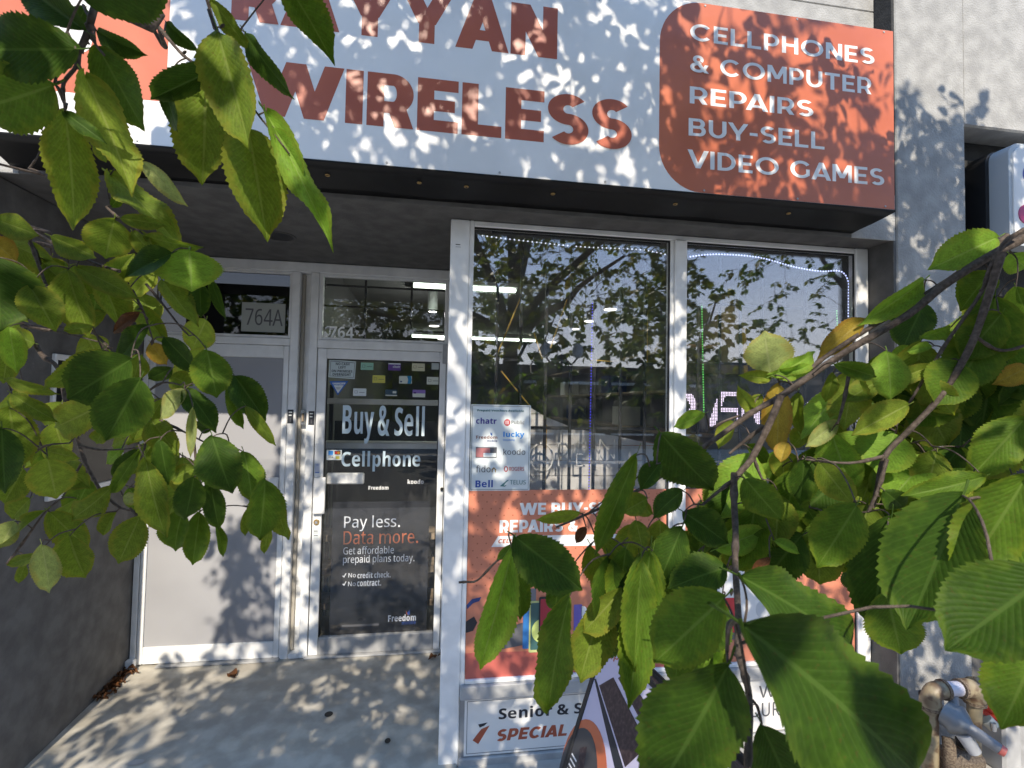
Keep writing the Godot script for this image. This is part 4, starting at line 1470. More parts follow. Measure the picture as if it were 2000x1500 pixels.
func door_things() -> void:
	var zf := ZD
	var zg := ZD - 0.0246
	var V3 := Vector3(600, 680, 5.3586)
	var V4 := Vector3(600, 960, 4.686)
	var grey_ink := mat(lin(0.09, 0.09, 0.10), 0.6)
	var lt := mat(lin(0.50, 0.57, 0.57), 0.7)
	# house numbers
	var t := thing("house_number", "white house number 764 on the glass above the door", "house number", W(668, 661, zf - 0.039))
	ptext("lettering", "764", 644, 637, 691, 661, zf - 0.039, mat(lin(0.88, 0.88, 0.86), 0.5), t)
	t = thing("paper_note", "grey sheet with handwritten 764A behind the transom glass of the left door", "note", W(514, 650, zf - 0.038))
	prect("sheet", 473, 590, 556, 650, zf - 0.0385, mat(lin(0.36, 0.38, 0.35), 0.8), t)
	ptext("lettering", "764A", 480, 602, 552, 637, zf - 0.0372, grey_ink, t, 400)
	# no cash notice, a little askew
	var n := thing("notice_sticker", "pale notice about cash in the door glass's upper left corner", "sticker", W(668, 740, zg))
	vp("sheet", V3, [[235, 118], [512, 140], [497, 324], [221, 304]], zg, lt, n)
	vp("border", V3, [[245, 132], [500, 152], [499, 157], [244, 137]], zg + 0.0011, grey_ink, n, 0.0006)
	vp("border", V3, [[232, 292], [486, 312], [486, 308], [232, 288]], zg + 0.0011, grey_ink, n, 0.0006)
	vp("border", V3, [[245, 138], [236, 286], [240, 286], [249, 138]], zg + 0.0011, grey_ink, n, 0.0006)
	vp("border", V3, [[500, 158], [487, 306], [483, 306], [496, 158]], zg + 0.0011, grey_ink, n, 0.0006)
	vt("lettering", "NO CASH", V3, 300, 150, 442, 181, zg + 0.0011, M.ink, n)
	vt("lettering", "LEFT", V3, 328, 187, 404, 215, zg + 0.0011, M.ink, n)
	vt("lettering", "ON PREMISES", V3, 257, 225, 472, 256, zg + 0.0011, M.ink, n)
	vt("lettering", "OVERNIGHT", V3, 266, 260, 456, 292, zg + 0.0011, M.ink, n)
	var bl := mat(lin(0.02, 0.11, 0.42), 0.5)
	n = thing("security_sticker", "blue and white triangular security sticker under the cash notice", "sticker", W(659, 771, zg))
	vp("triangle", V3, [[232, 346], [432, 344], [320, 494]], zg, bl, n)
	vp("inset", V3, [[262, 362], [404, 360], [322, 472]], zg + 0.0011, M.paper, n)
	vt("lettering", "SecurTek", V3, 272, 366, 390, 392, zg + 0.0022, bl, n)
	vr("line", V3, 300, 412, 350, 417, zg + 0.0022, grey_ink, n)
	vr("line", V3, 306, 424, 340, 429, zg + 0.0022, grey_ink, n)
	# SIM card packs
	var mint := mat(lin(0.26, 0.48, 0.36), 0.5)
	var purple := mat(lin(0.10, 0.04, 0.22), 0.5)
	var cream := mat(lin(0.52, 0.50, 0.33), 0.5)
	var ltgrey := mat(lin(0.40, 0.44, 0.42), 0.5)
	var yellow := mat(lin(0.52, 0.48, 0.08), 0.5)
	var pale := mat(lin(0.55, 0.58, 0.50), 0.5)
	var dteal := mat(lin(0.02, 0.055, 0.085), 0.5)
	var lilac := mat(lin(0.24, 0.15, 0.44), 0.5)
	for q in [[562, 150, 692, 230, mint, "mint green card pack stuck in the top row of the door glass"], [848, 155, 978, 236, purple, "dark purple card pack with white top band in the door glass"], [1098, 158, 1230, 242, cream, "cream card pack in the top row of the door glass"], [1303, 140, 1394, 225, ltgrey, "plain pale grey card pack in the door glass's upper right corner"], [685, 283, 815, 365, yellow, "yellow card pack in the door glass"], [963, 290, 1095, 373, pale, "white card pack with a blue curve on its right end"], [1253, 300, 1382, 382, pale, "off-white card pack in the middle row at the right edge of the door glass"], [482, 420, 617, 502, M.paper, "white card pack in the bottom row beside the blue triangle"], [818, 432, 942, 503, dteal, "dark teal card pack in the bottom row of the door glass"], [1103, 435, 1235, 515, lilac, "card pack with lilac top and pale foot in the bottom row"]]:
		var c := thing("card_pack", q[5], "card pack", W(600 + (q[0] + q[2]) / 2.0 / V3.z, 680 + q[3] / V3.z, zg), "card packs stuck behind the door glass")
		vr("pack", V3, q[0], q[1], q[2], q[3], zg, q[4], c, 0.0012, 0.002)
		var z2 := zg + 0.0013
		if q[4] == purple:
			vr("band", V3, 850, 156, 977, 172, z2, M.paper, c, 0.0006)
			vt("lettering", "chatr", V3, 898, 180, 972, 208, z2, M.paper, c)
		elif q[0] == 963:
			vp("band", V3, [[1045, 291], [1062, 291], [1085, 291], [1094, 330], [1085, 372], [1048, 372], [1056, 330]], z2, mat(lin(0.01, 0.19, 0.38), 0.5), c, 0.0006)
			vr("chip", V3, 974, 342, 992, 358, z2, M.navy, c, 0.0006)
		elif q[4] == lilac:
			vr("band", V3, 1104, 472, 1234, 514, z2, pale, c, 0.0006)
			vr("chip", V3, 1114, 458, 1140, 476, z2 + 0.0007, purple, c, 0.0006)
		elif q[4] == dteal:
			vr("band", V3, 819, 488, 941, 502, z2, pale, c, 0.0006)
			vr("chip", V3, 895, 450, 932, 472, z2, pale, c, 0.0006)
		elif q[4] != ltgrey:
			vr("chip", V3, q[0] + 14, q[1] + 24, q[0] + 44, q[1] + 52, z2, grey_ink, c, 0.0005)
			vr("chip_inset", V3, q[0] + 17, q[1] + 27, q[0] + 41, q[1] + 49, z2 + 0.0006, q[4], c, 0.0005)
			vr("line", V3, q[0] + 62, q[1] + 40, q[0] + 118, q[1] + 46, z2, grey_ink, c, 0.0005)
	# big vinyl words
	var w := thing("window_lettering", "large pale blue vinyl words offering cellphone trade on the door glass", "lettering", W(740, 925, zg))
	vt("lettering", "Buy", V3, 375, 597, 692, 998, zg, M.vinyl_blue, w, 700, 0.25)
	vt("lettering", "&", V3, 745, 600, 860, 918, zg, M.vinyl_blue, w, 700, 0.25)
	vt("lettering", "Sell", V3, 920, 603, 1226, 920, zg, M.vinyl_blue, w, 700, 0.25)
	vt("lettering", "Cellphone", V3, 362, 1075, 1180, 1290, zg, M.vinyl_blue, w, 700, 0.5)
	n = thing("payment_sticker", "small white payment card sticker left of the word Cellphone", "sticker", W(652, 898, zg))
	vr("sheet", V3, 205, 1065, 360, 1171, zg, M.paper, n)
	vr("logo", V3, 222, 1074, 272, 1118, zg + 0.0011, mat(lin(0.03, 0.22, 0.60), 0.5), n)
	vr("logo", V3, 287, 1075, 348, 1113, zg + 0.0011, M.ink, n)
	ve("logo_disc", V3, 307, 1094, 15, 15, zg + 0.0022, mat(lin(0.6, 0.03, 0.02), 0.5), n)
	ve("logo_disc", V3, 328, 1094, 15, 15, zg + 0.0033, mat(lin(0.75, 0.30, 0.02), 0.5), n)
	vr("line", V3, 216, 1124, 276, 1129, zg + 0.0011, M.navy, n)
	vt("lettering", "VISA", V3, 222, 1134, 274, 1152, zg + 0.0011, M.ink, n)
	vr("logo", V3, 298, 1130, 338, 1160, zg + 0.0011, yellow, n)
	n = thing("brand_sticker", "small white koodo lettering low on the right of the door glass", "sticker", W(812, 945, zg))
	vt("lettering", "koodo", V3, 1052, 1374, 1218, 1420, zg, M.white, n, 700)
	n = thing("brand_sticker", "small white Freedom lettering above the dark poster on the door glass", "sticker", W(740, 956, zg))
	vt("lettering", "Freedom", V3, 643, 1440, 850, 1480, zg, M.white, n)
	# plan poster behind the glass
	var zp := ZD - 0.042
	var po := thing("door_poster", "black poster with white and orange words behind the lower door glass", "poster", W(742, 1235, zp))
	vr("sheet", V4, 238, 95, 1090, 1292, zp, mat(lin(0.010, 0.011, 0.016), 0.35), po, 0.003)
	zp += 0.0031
	var wht := mat(lin(0.74, 0.76, 0.80), 0.5)
	vt("lettering", "Pay less.", V4, 340, 222, 848, 356, zp, wht, po, 400, 0.6)
	vt("lettering", "Data more.", V4, 334, 364, 1014, 472, zp, mat(lin(0.68, 0.17, 0.06), 0.5), po, 400, 0.4)
	vt("lettering", "Get affordable", V4, 332, 506, 793, 566, zp, wht, po, 400, 0.5)
	vt("lettering", "prepaid plans today.", V4, 330, 586, 980, 658, zp, wht, po, 400, 0.5)
	for y in [743.0, 818.0]:
		vp("tick", V4, [[320, y + 30], [330, y + 24], [336, y + 34], [352, y + 4], [359, y + 6], [338, y + 46]], zp, wht, po)
	vt("lettering", "No", V4, 378, 748, 445, 784, zp, wht, po, 400)
	vt("lettering", "credit check.", V4, 461, 740, 762, 786, zp, wht, po, 700)
	vt("lettering", "No", V4, 375, 826, 443, 864, zp, wht, po, 400)
	vt("lettering", "contract.", V4, 458, 814, 676, 862, zp, wht, po, 700)
	vt("lettering", "Freedom", V4, 742, 1130, 994, 1180, zp, wht, po, 700)
	vt("lettering", "mobile", V4, 868, 1184, 992, 1212, zp, mat(lin(0.03, 0.10, 0.42), 0.5), po, 400)
	vp("logo", V4, [[902, 1084], [921, 1128], [908, 1122]], zp, mat(lin(0.6, 0.15, 0.06), 0.5), po)
	vp("logo", V4, [[938, 1082], [940, 1122], [922, 1130], [916, 1108]], zp, mat(lin(0.04, 0.12, 0.5), 0.5), po)
	vr("line", V4, 315, 1222, 655, 1226, zp, grey_ink, po)
	# labels on the metal
	var N := Vector3(0, 0, 1)
	var zj := zf + 0.0025
	for q in [[603, 803, 613.5, 830, "small black label on the jamb left of the glass door"], [562, 800, 572.5, 827, "small black label on the jamb right of the grey panel door"]]:
		n = thing("frame_label", q[4], "label", W(q[0], q[3], zj))
		prect("sheet", q[0], q[1], q[2], q[3], zj, M.ink, n)
		prect("line", q[0] + 2, q[1] + 4, q[2] - 2, q[1] + 6, zj + 0.0011, M.paper, n, 0.0006)
		prect("line", q[0] + 2, q[1] + 10, q[2] - 3, q[1] + 12, zj + 0.0011, M.paper, n, 0.0006)
		prect("line", q[0] + 4, q[1] + 16, q[2] - 4, q[1] + 24, zj + 0.0011, grey_ink, n, 0.0006)
	n = thing("frame_label", "white two-part label under the lock of the glass door", "label", W(617, 1050, zf))
	vr("sheet", V4, 53, 345, 104, 430, zf - 0.0005, M.paper, n)
	vr("line", V4, 60, 358, 96, 366, zf + 0.0006, grey_ink, n, 0.0006)
	vr("line", V4, 58, 378, 99, 381, zf + 0.0006, grey_ink, n, 0.0006)
	vr("line", V4, 60, 400, 96, 406, zf + 0.0006, grey_ink, n, 0.0006)
	n = thing("frame_label", "faint blue label on the stile above the glass door's handle", "label", W(619, 924, zf))
	vr("sheet", V3, 80, 1208, 130, 1308, zf - 0.0005, mat(lin(0.46, 0.49, 0.58), 0.6), n)
	vr("line", V3, 84, 1296, 126, 1305, zf + 0.0006, bl, n, 0.0006)
	ve("logo", V3, 106, 1222, 16, 12, zf + 0.0006, mat(lin(0.3, 0.35, 0.5), 0.6), n, 0.0006)
	var sk := W(594, 815, ZD - 0.044)
	t = thing("strike_plate", "worn metal door chime contact in the pocket between the doors", "door fitting", sk)
	box("plate", sk.x - 0.022, sk.x + 0.012, sk.y - 0.055, sk.y + 0.055, ZD - 0.069, ZD - 0.03, M.chrome, t, 0.004)
	box("latch", sk.x - 0.012, sk.x + 0.002, sk.y - 0.03, sk.y + 0.03, ZD - 0.0295, ZD - 0.018, M.wood, t, 0.003)

func G(px: float, py: float) -> Vector3:
	var d := ray(px, py)
	var y := 0.0
	var p := Vector3.ZERO
	for i in 6:
		p = CP + d * ((y - CP.y) / d.y)
		y = floor_y(p.z)
	return p

func street_things() -> void:
	# dead leaves and dirt on the entrance floor
	for q in [[456, 1326, 0.085, 0.6, "curled brown dead leaf lying alone in the middle of the entrance floor"], [853, 1284, 0.06, 2.0, "brown dead leaf caught against the window post's foot"], [235, 1334, 0.04, 0.3, "light brown scrap of leaf in front of the litter in the corner"]]:
		var g := G(q[0], q[1])
		var t := thing("dead_leaf", q[4], "dead leaf", g, "dead leaves on the entrance floor")
		var o := mk("blade", leaf_shapes[1], M.leaf[6], t)
		o.transform = Transform3D(Basis(Vector3.UP, q[3]) * Basis(Vector3.RIGHT, -PI / 2 + 0.25) * Basis.from_scale(Vector3(q[2] * 0.7, q[2], q[2] * 1.5)), Vector3(0, 0.012, 0.0))
		o = mk("blade", leaf_shapes[4], M.leaf[6], t)
		o.transform = Transform3D(Basis(Vector3.UP, q[3] + 2.2) * Basis(Vector3.RIGHT, -PI / 2 + 0.5) * Basis.from_scale(Vector3(q[2] * 0.5, q[2] * 0.8, q[2] * 1.5)), Vector3(0.01, 0.016, 0.01))
	var st := MultiMesh.new()
	st.transform_format = MultiMesh.TRANSFORM_3D
	st.mesh = leaf_shapes[3]
	st.instance_count = 90
	for i in 90:
		var g := G(lerpf(252, 176, pow(rng.randf(), 0.8)) - rng.randf() * 6, lerpf(1308, 1362, rng.randf()))
		g.x = -1.915 + absf(rng.randfn(0, 0.035))
		g.z = lerpf(-1.06, -0.72, rng.randf())
		var k := rng.randf_range(0.018, 0.045)
		st.set_instance_transform(i, Transform3D(Basis(Vector3.UP, rng.randf() * TAU) * Basis(Vector3.RIGHT, -PI / 2 + rng.randf_range(-0.2, 0.8)) * Basis.from_scale(Vector3(k * 0.6, k, k * 1.6)), Vector3(g.x, floor_y(g.z) + 0.006 + rng.randf() * 0.02, g.z)))
	var lm := MultiMeshInstance3D.new()
	lm.multimesh = st
	lm.material_override = M.leaf[6]
	lm.name = "leaf_litter"
	add_child(lm)
	lm.set_meta("kind", "stuff")
	tag(lm, "brown leaf litter swept into the corner by the dark entrance wall", "leaf litter")
	var ds := G(254, 1304)
	var t := thing("door_stop", "small white block at the foot of the grey panel door's left jamb", "door stop", ds)
	box("block", -1.925, -1.872, 0.0, 0.062, ZD + 0.003, ZD + 0.045, M.frame, t, 0.006)
	for q in [[642, 1396, 9, 5, "largest black gum spot on the entrance floor"], [757, 1448, 6, 4, "black gum spot nearest the window post on the floor"], [266, 1490, 14, 4, "dull grey gum spot near the dark wall's front end"]]:
		var g := G(q[0], q[1])
		var s := ST()
		var pts := ellipse(g.x, g.z, q[2] * 0.0026, q[3] * 0.0055, 14)
		for i in range(1, 13):
			var a := Vector3(pts[0].x, g.y + 0.004, pts[0].y)
			tri(s, a, Vector3(pts[i].x, g.y + 0.004, pts[i].y), Vector3(pts[i + 1].x, g.y + 0.004, pts[i + 1].y), Vector3.UP)
		tag(mk("gum_spot", fin(s), M.rubber if q[0] > 300 else M.frame_grey), q[4], "gum spot", "gum spots on the entrance floor")
	# sandwich board facing along the pavement
	var e := Vector3(0.087, 0, 0.766).normalized()
	var dn := Vector3(-0.345, -1.0, 0.02)
	dn = (dn - e * dn.dot(e)).normalized()
	var sb := Node3D.new()
	sb.name = "sandwich_board"
	add_child(sb)
	sb.set_meta("_local", true)
	tag(sb, "black framed sandwich board with a pale repair poster in front of the window", "sandwich board")
	var nrm := e.cross(-dn).normalized()
	var T0 := Vector3(0.694, 0.88, 0.712)
	sb.transform = Transform3D(Basis(e, -dn, nrm), T0)
	var H := 1.02
	var WD := 0.80
	box("poster", 0.022, WD - 0.022, -H + 0.03, -0.022, -0.006, 0.0, mat(lin(0.50, 0.47, 0.60), 0.45), sb, 0.0)
	for q in [[0.0, 0.0215, -H, 0.0], [WD - 0.0215, WD, -H, 0.0], [0.022, WD - 0.022, -0.0215, 0.0], [0.022, WD - 0.022, -H, -H + 0.0295]]:
		box("frame", q[0], q[1], q[2], q[3], -0.018, 0.008, M.black, sb, 0.004)
	box("backing", 0.01, WD - 0.01, -H + 0.01, -0.01, -0.017, -0.007, M.black, sb, 0.0)
	text("lettering", "REP", 0.035, -0.060, 0.135, -0.028, 0.0004, M.sign_letter, sb, 400)
	var dark_print := tri_mat(ntex(256, 0.05, 4, 63, lin(0.025, 0.015, 0.02), lin(0.10, 0.07, 0.07), 0.45, 0.9), 4.0, 0.4)
	plate("phone_print", PackedVector2Array([Vector2(0.067, -0.172), Vector2(0.139, -0.104), Vector2(0.42, -0.17), Vector2(0.345, -0.285)]), 0.0003, 0.001, dark_print, sb)
	plate("phone_print", PackedVector2Array([Vector2(0.168, -0.092), Vector2(0.20, -0.055), Vector2(0.45, -0.09), Vector2(0.43, -0.15)]), 0.0003, 0.001, dark_print, sb)
	plate("stripe_print", PackedVector2Array([Vector2(0.02, -0.170), Vector2(0.034, -0.165), Vector2(0.338, -0.292), Vector2(0.305, -0.325)]), 0.0003, 0.001, M.ink, sb)
	plate("disc_print", ellipse(0.13, -0.46, 0.165, 0.175, 36), 0.0003, 0.0009, M.sign_orange, sb)
	plate("disc_print", ellipse(0.105, -0.49, 0.135, 0.165, 36), 0.0012, 0.0018, mat(lin(0.05, 0.05, 0.055), 0.4), sb)
	plate("small_print", PackedVector2Array([Vector2(0.07, -0.40), Vector2(0.11, -0.37), Vector2(0.13, -0.43), Vector2(0.10, -0.47)]), 0.0019, 0.0024, dark_print, sb)
	for k in 4:
		plate("print_line", rrect(0.03, -0.45 - k * 0.018, 0.075, -0.444 - k * 0.018, 0.0, 0), 0.0019, 0.0023, M.white, sb)
	text("lettering", "R", 0.11, -0.60, 0.20, -0.48, 0.002, M.white, sb, 700)
	var leg := box("rear_panel", 0.0, WD, -H, -0.004, -0.03, -0.019, M.black, sb, 0.003)
	leg.transform = Transform3D(Basis(Vector3.RIGHT, 0.62), Vector3(0, 0, -0.012))
	# gas meter by the pillar
	var z := 0.38
	var pipe := tri_mat(ntex(256, 0.012, 5, 61, lin(0.075, 0.04, 0.022), lin(0.25, 0.205, 0.125), 0.25, 0.5), 3.0, 0.5)
	var rusty := tri_mat(ntex(256, 0.06, 4, 62, lin(0.05, 0.03, 0.02), lin(0.20, 0.16, 0.11), 0.25, 0.75), 6.0, 0.8)
	var gm := thing("gas_meter", "gas meter with tan elbow pipes and a grey regulator at the pillar's foot", "gas meter", Vector3(2.75, -0.1, z))
	var p := func(x: float, y: float, dz := 0.0) -> Vector3: return W(x, y, z + dz)
	tube_obj("pipe", [p.call(1817, 1376), p.call(1817, 1440), p.call(1817, 1520)], [0.036], pipe, gm, 14)
	tube_obj("elbow", smooth([p.call(1817, 1385), p.call(1818, 1362), p.call(1826, 1350), p.call(1842, 1347)], 5), [0.043, 0.044, 0.046, 0.047, 0.046, 0.043], pipe, gm, 16)
	tube_obj("union", [p.call(1838, 1347), p.call(1882, 1344)], [0.034], mat(lin(0.36, 0.36, 0.40), 0.5), gm, 14)
	tube_obj("label_band", [p.call(1846, 1346.5), p.call(1872, 1344.8)], [0.0352], mat(lin(0.50, 0.49, 0.56), 0.6), gm, 14)
	tube_obj("elbow", smooth([p.call(1876, 1345), p.call(1893, 1344), p.call(1903, 1352), p.call(1904, 1370)], 5), [0.038, 0.043, 0.046, 0.045], pipe, gm, 16)
	tube_obj("pipe", [p.call(1904, 1366), p.call(1902, 1420), p.call(1900, 1520)], [0.033], pipe, gm, 14)
	tube_obj("elbow", smooth([p.call(1898, 1338, -0.09), p.call(1918, 1340, -0.09), p.call(1928, 1352, -0.09), p.call(1930, 1380, -0.09)], 5), [0.042], pipe, gm, 14)
	tube_obj("pipe", [p.call(1930, 1376, -0.09), p.call(1929, 1440, -0.09), p.call(1928, 1530, -0.09)], [0.036], rusty, gm, 14)
	var rc: Vector3 = p.call(1866, 1405, 0.06)
	var ax := Vector3(0.35, -0.25, 0.9).normalized()
	tube_obj("regulator", [rc - ax * 0.05, rc - ax * 0.045, rc - ax * 0.008, rc, rc + ax * 0.008, rc + ax * 0.02, rc + ax * 0.045, rc + ax * 0.06], [0.04, 0.062, 0.066, 0.074, 0.074, 0.066, 0.045, 0.03], mat(lin(0.20, 0.215, 0.23), 0.4, 0.3), gm, 28)
	tube_obj("regulator_spout", [rc + ax * 0.05, rc + Vector3(0.09, -0.065, 0.13)], [0.03, 0.024], mat(lin(0.16, 0.17, 0.19), 0.5), gm, 18)
	tube_obj("cap", [rc + Vector3(0.091, -0.066, 0.131), rc + Vector3(0.103, -0.074, 0.146)], [0.025, 0.022], mat(lin(0.48, 0.12, 0.10), 0.5), gm, 18)
	tube_obj("regulator_neck", [p.call(1861, 1352), rc], [0.022], mat(lin(0.18, 0.18, 0.19), 0.6), gm, 12)
	tube_obj("vent", [rc + Vector3(0.01, -0.05, 0.03), rc + Vector3(0.05, -0.13, 0.05)], [0.036, 0.028], mat(lin(0.4, 0.41, 0.43), 0.5), gm, 16)
	tube_obj("valve", [p.call(1926, 1405, 0.02), p.call(1942, 1420, 0.04)], [0.032, 0.03], mat(lin(0.50, 0.48, 0.40), 0.4), gm, 6)
	tube_obj("valve_key", [p.call(1940, 1412, 0.06), p.call(1941, 1427, 0.06)], [0.012], M.chrome, gm, 8)
	box("meter_body", p.call(1838, 1440).x, p.call(1915, 1440).x, -0.10, 0.04, z - 0.09, z + 0.05, rusty, gm, 0.03)
	for jt in [[1817, 1378, 1817, 1384, 0.047, 0.0], [1840, 1347, 1845, 1346.6, 0.049, 0.0], [1873, 1345, 1878, 1344.8, 0.047, 0.0], [1904, 1368, 1904, 1374, 0.049, 0.0], [1930, 1378, 1930, 1384, 0.045, -0.09]]:
		tube_obj("joint", [p.call(jt[0], jt[1], jt[5]), p.call(jt[2], jt[3], jt[5])], [jt[4]], rusty, gm, 16)
	tube_obj("pipe", [p.call(1852, 1440, 0.03), p.call(1855, 1470, 0.05), p.call(1856, 1520, 0.05)], [0.028], rusty, gm, 12)
	tube_obj("pipe", [p.call(1884, 1432, -0.02), p.call(1884, 1520, -0.02)], [0.03], pipe, gm, 12)
	tube_obj("joint", [p.call(1884, 1446, -0.02), p.call(1884, 1456, -0.02)], [0.04], M.black, gm, 14)
	tube_obj("bracket", [p.call(1800, 1358, -0.12), p.call(1832, 1357, -0.05)], [0.025], M.black, gm, 10)
	var rv: Vector3 = p.call(1948, 1396, 0.0)
	t = thing("red_cover", "red plastic cover on the pavement beside the gas meter pipes", "cover", Vector3(rv.x, -0.08, z))
	box("lid", rv.x - 0.02, rv.x + 0.11, rv.y - 0.035, rv.y - 0.005, z - 0.12, z + 0.05, mat(lin(0.62, 0.05, 0.03), 0.35), t, 0.012)
	box("knob", rv.x - 0.02, rv.x + 0.03, rv.y - 0.004, rv.y + 0.035, z - 0.06, z, mat(lin(0.62, 0.05, 0.03), 0.35), t, 0.012)
	box("bucket", rv.x - 0.012, rv.x + 0.10, -0.08, rv.y - 0.036, z - 0.11, z + 0.04, M.frame_grey, t, 0.012)
	# neighbour's light box sign
	var nb := thing("neighbour_sign", "white rounded light box sign of the next shop, right of the grey pillar", "sign", Vector3(3.9, 2.8, 0.15))
	var bx0 := W(1932, 360, 0.13).x
	plate("housing", rrect(W(1898, 360, 0.05).x, 2.70, 5.2, 3.34, 0.08, 15, 6), 0.012, 0.128, M.black, nb)
	plate("box", rrect(bx0, 2.74, 5.1, 3.34, 0.07, 15, 6), 0.129, 0.235, mat(lin(0.42, 0.45, 0.47), 0.35), nb)
	plate("face", rrect(bx0 + 0.025, 2.765, 5.075, 3.315, 0.06, 15, 6), 0.2352, 0.243, M.sign_white, nb)
	var lc := W(1999, 418, 0.244)
	plate("logo", ellipse(lc.x + 0.015, lc.y, 0.05, 0.055), 0.2432, 0.246, mat(lin(0.42, 0.02, 0.12), 0.4), nb)
	lc = W(2001, 340, 0.244)
	plate("logo", ellipse(lc.x + 0.02, lc.y, 0.03, 0.05), 0.2432, 0.246, mat(lin(0.06, 0.08, 0.40), 0.4), nb)

# ------------------------------------------------------------------ boughs that hang into the view
func bough_top_left() -> void:
	var b := thing("elm_branch", "leafy elm branch hanging in from above before the orange square of the banner", "branch", at(170, -60, 0.6), "elm branches around the viewer")
	var s := 4.1667
	twig(b, "branch", 0, 0, s, 0.52, [[770, 60], [735, 190], [700, 300], [645, 420]], 0.0040, 0.0030, [Vector3(-0.9, 3.0, 3.1), Vector3(-0.75, 2.75, 2.7), at(230, -120, 0.56)])
	twig(b, "twig", 0, 0, s, 0.52, [[645, 420], [620, 540], [520, 670], [520, 790], [530, 900]], 0.0022, 0.0012)
	twig(b, "twig", 0, 0, s, 0.52, [[650, 385], [600, 372], [540, 368]], 0.0020, 0.0012)
	twig(b, "twig", 0, 0, s, 0.52, [[520, 660], [440, 680], [360, 690]], 0.0016, 0.0011)
	twig(b, "twig", 0, 0, s, 0.52, [[735, 190], [760, 330], [850, 450]], 0.0015, 0.0011)
	twig(b, "twig", 0, 0, s, 0.52, [[640, 500], [660, 580], [740, 680]], 0.0015, 0.0011)
	leaves(b, 0, 0, s, 0.5, [
		[620, 400, -330, 410, 470, 0, -0.06], [440, 690, -330, 980, 540, 1, -0.03], [690, 245, 80, -200, 330, 0, 0.0], [690, -40, 1340, -80, 480, 0, -0.05],
		[785, 250, 1172, 456, 175, 0, 0.04], [800, 385, 1168, 1052, 320, 1, 0.03], [690, 620, 1125, 1495, 350, 7, 0.0], [530, 915, 650, 1838, 370, 2, 0.0], [530, 920, 842, 1135, 120, 0, -0.04],
		[470, 1230, 415, 1310, 60, 5, 0.1], [700, 60, 620, 190, 120, 0, 0.08]])
	var v := Vector2(0, 0)
	twig(b, "branch", 0, 0, 2.0, 0.72, [[540, 10], [620, 105], [700, 200], [760, 250], [850, 330]], 0.0034, 0.0016, [Vector3(-0.62, 2.9, 2.9), Vector3(-0.55, 2.7, 2.45)])
	twig(b, "branch", 0, 0, 2.0, 0.70, [[800, -30], [815, 40], [840, 110], [870, 165], [930, 330], [1010, 450], [1060, 510], [1130, 600]], 0.0026, 0.0010, [Vector3(-0.4, 2.9, 2.9), Vector3(-0.35, 2.65, 2.35)])
	leaves(b, 0, 0, 2.0, 0.72, [
		[805, 325, 798, 735, 200, 2, 0.03], [850, 122, 996, 620, 185, 2, -0.05], [970, 500, 1046, 930, 212, 2, 0.02], [1042, 445, 1312, 918, 105, 3, 0.0], [955, 125, 1110, 372, 95, 0, 0.02],
		[830, 0, 956, 186, 62, 2, 0.0], [1120, -60, 1296, 186, 150, 1, 0.0], [648, 84, 750, 195, 62, 0, 0.05], [865, 262, 570, 390, 100, 0, -0.03], [640, 330, 682, 498, 60, 0, -0.01], [860, 190, 815, 262, 60, 1, 0.06], [1070, 500, 1190, 720, 60, 3, -0.02]])
	join_leaves(b, 0.16)
	buds(b, 0, 0, 2.0, 0.71, [[340, 165], [300, 262], [760, 245], [845, 325], [720, 205], [870, 100]])

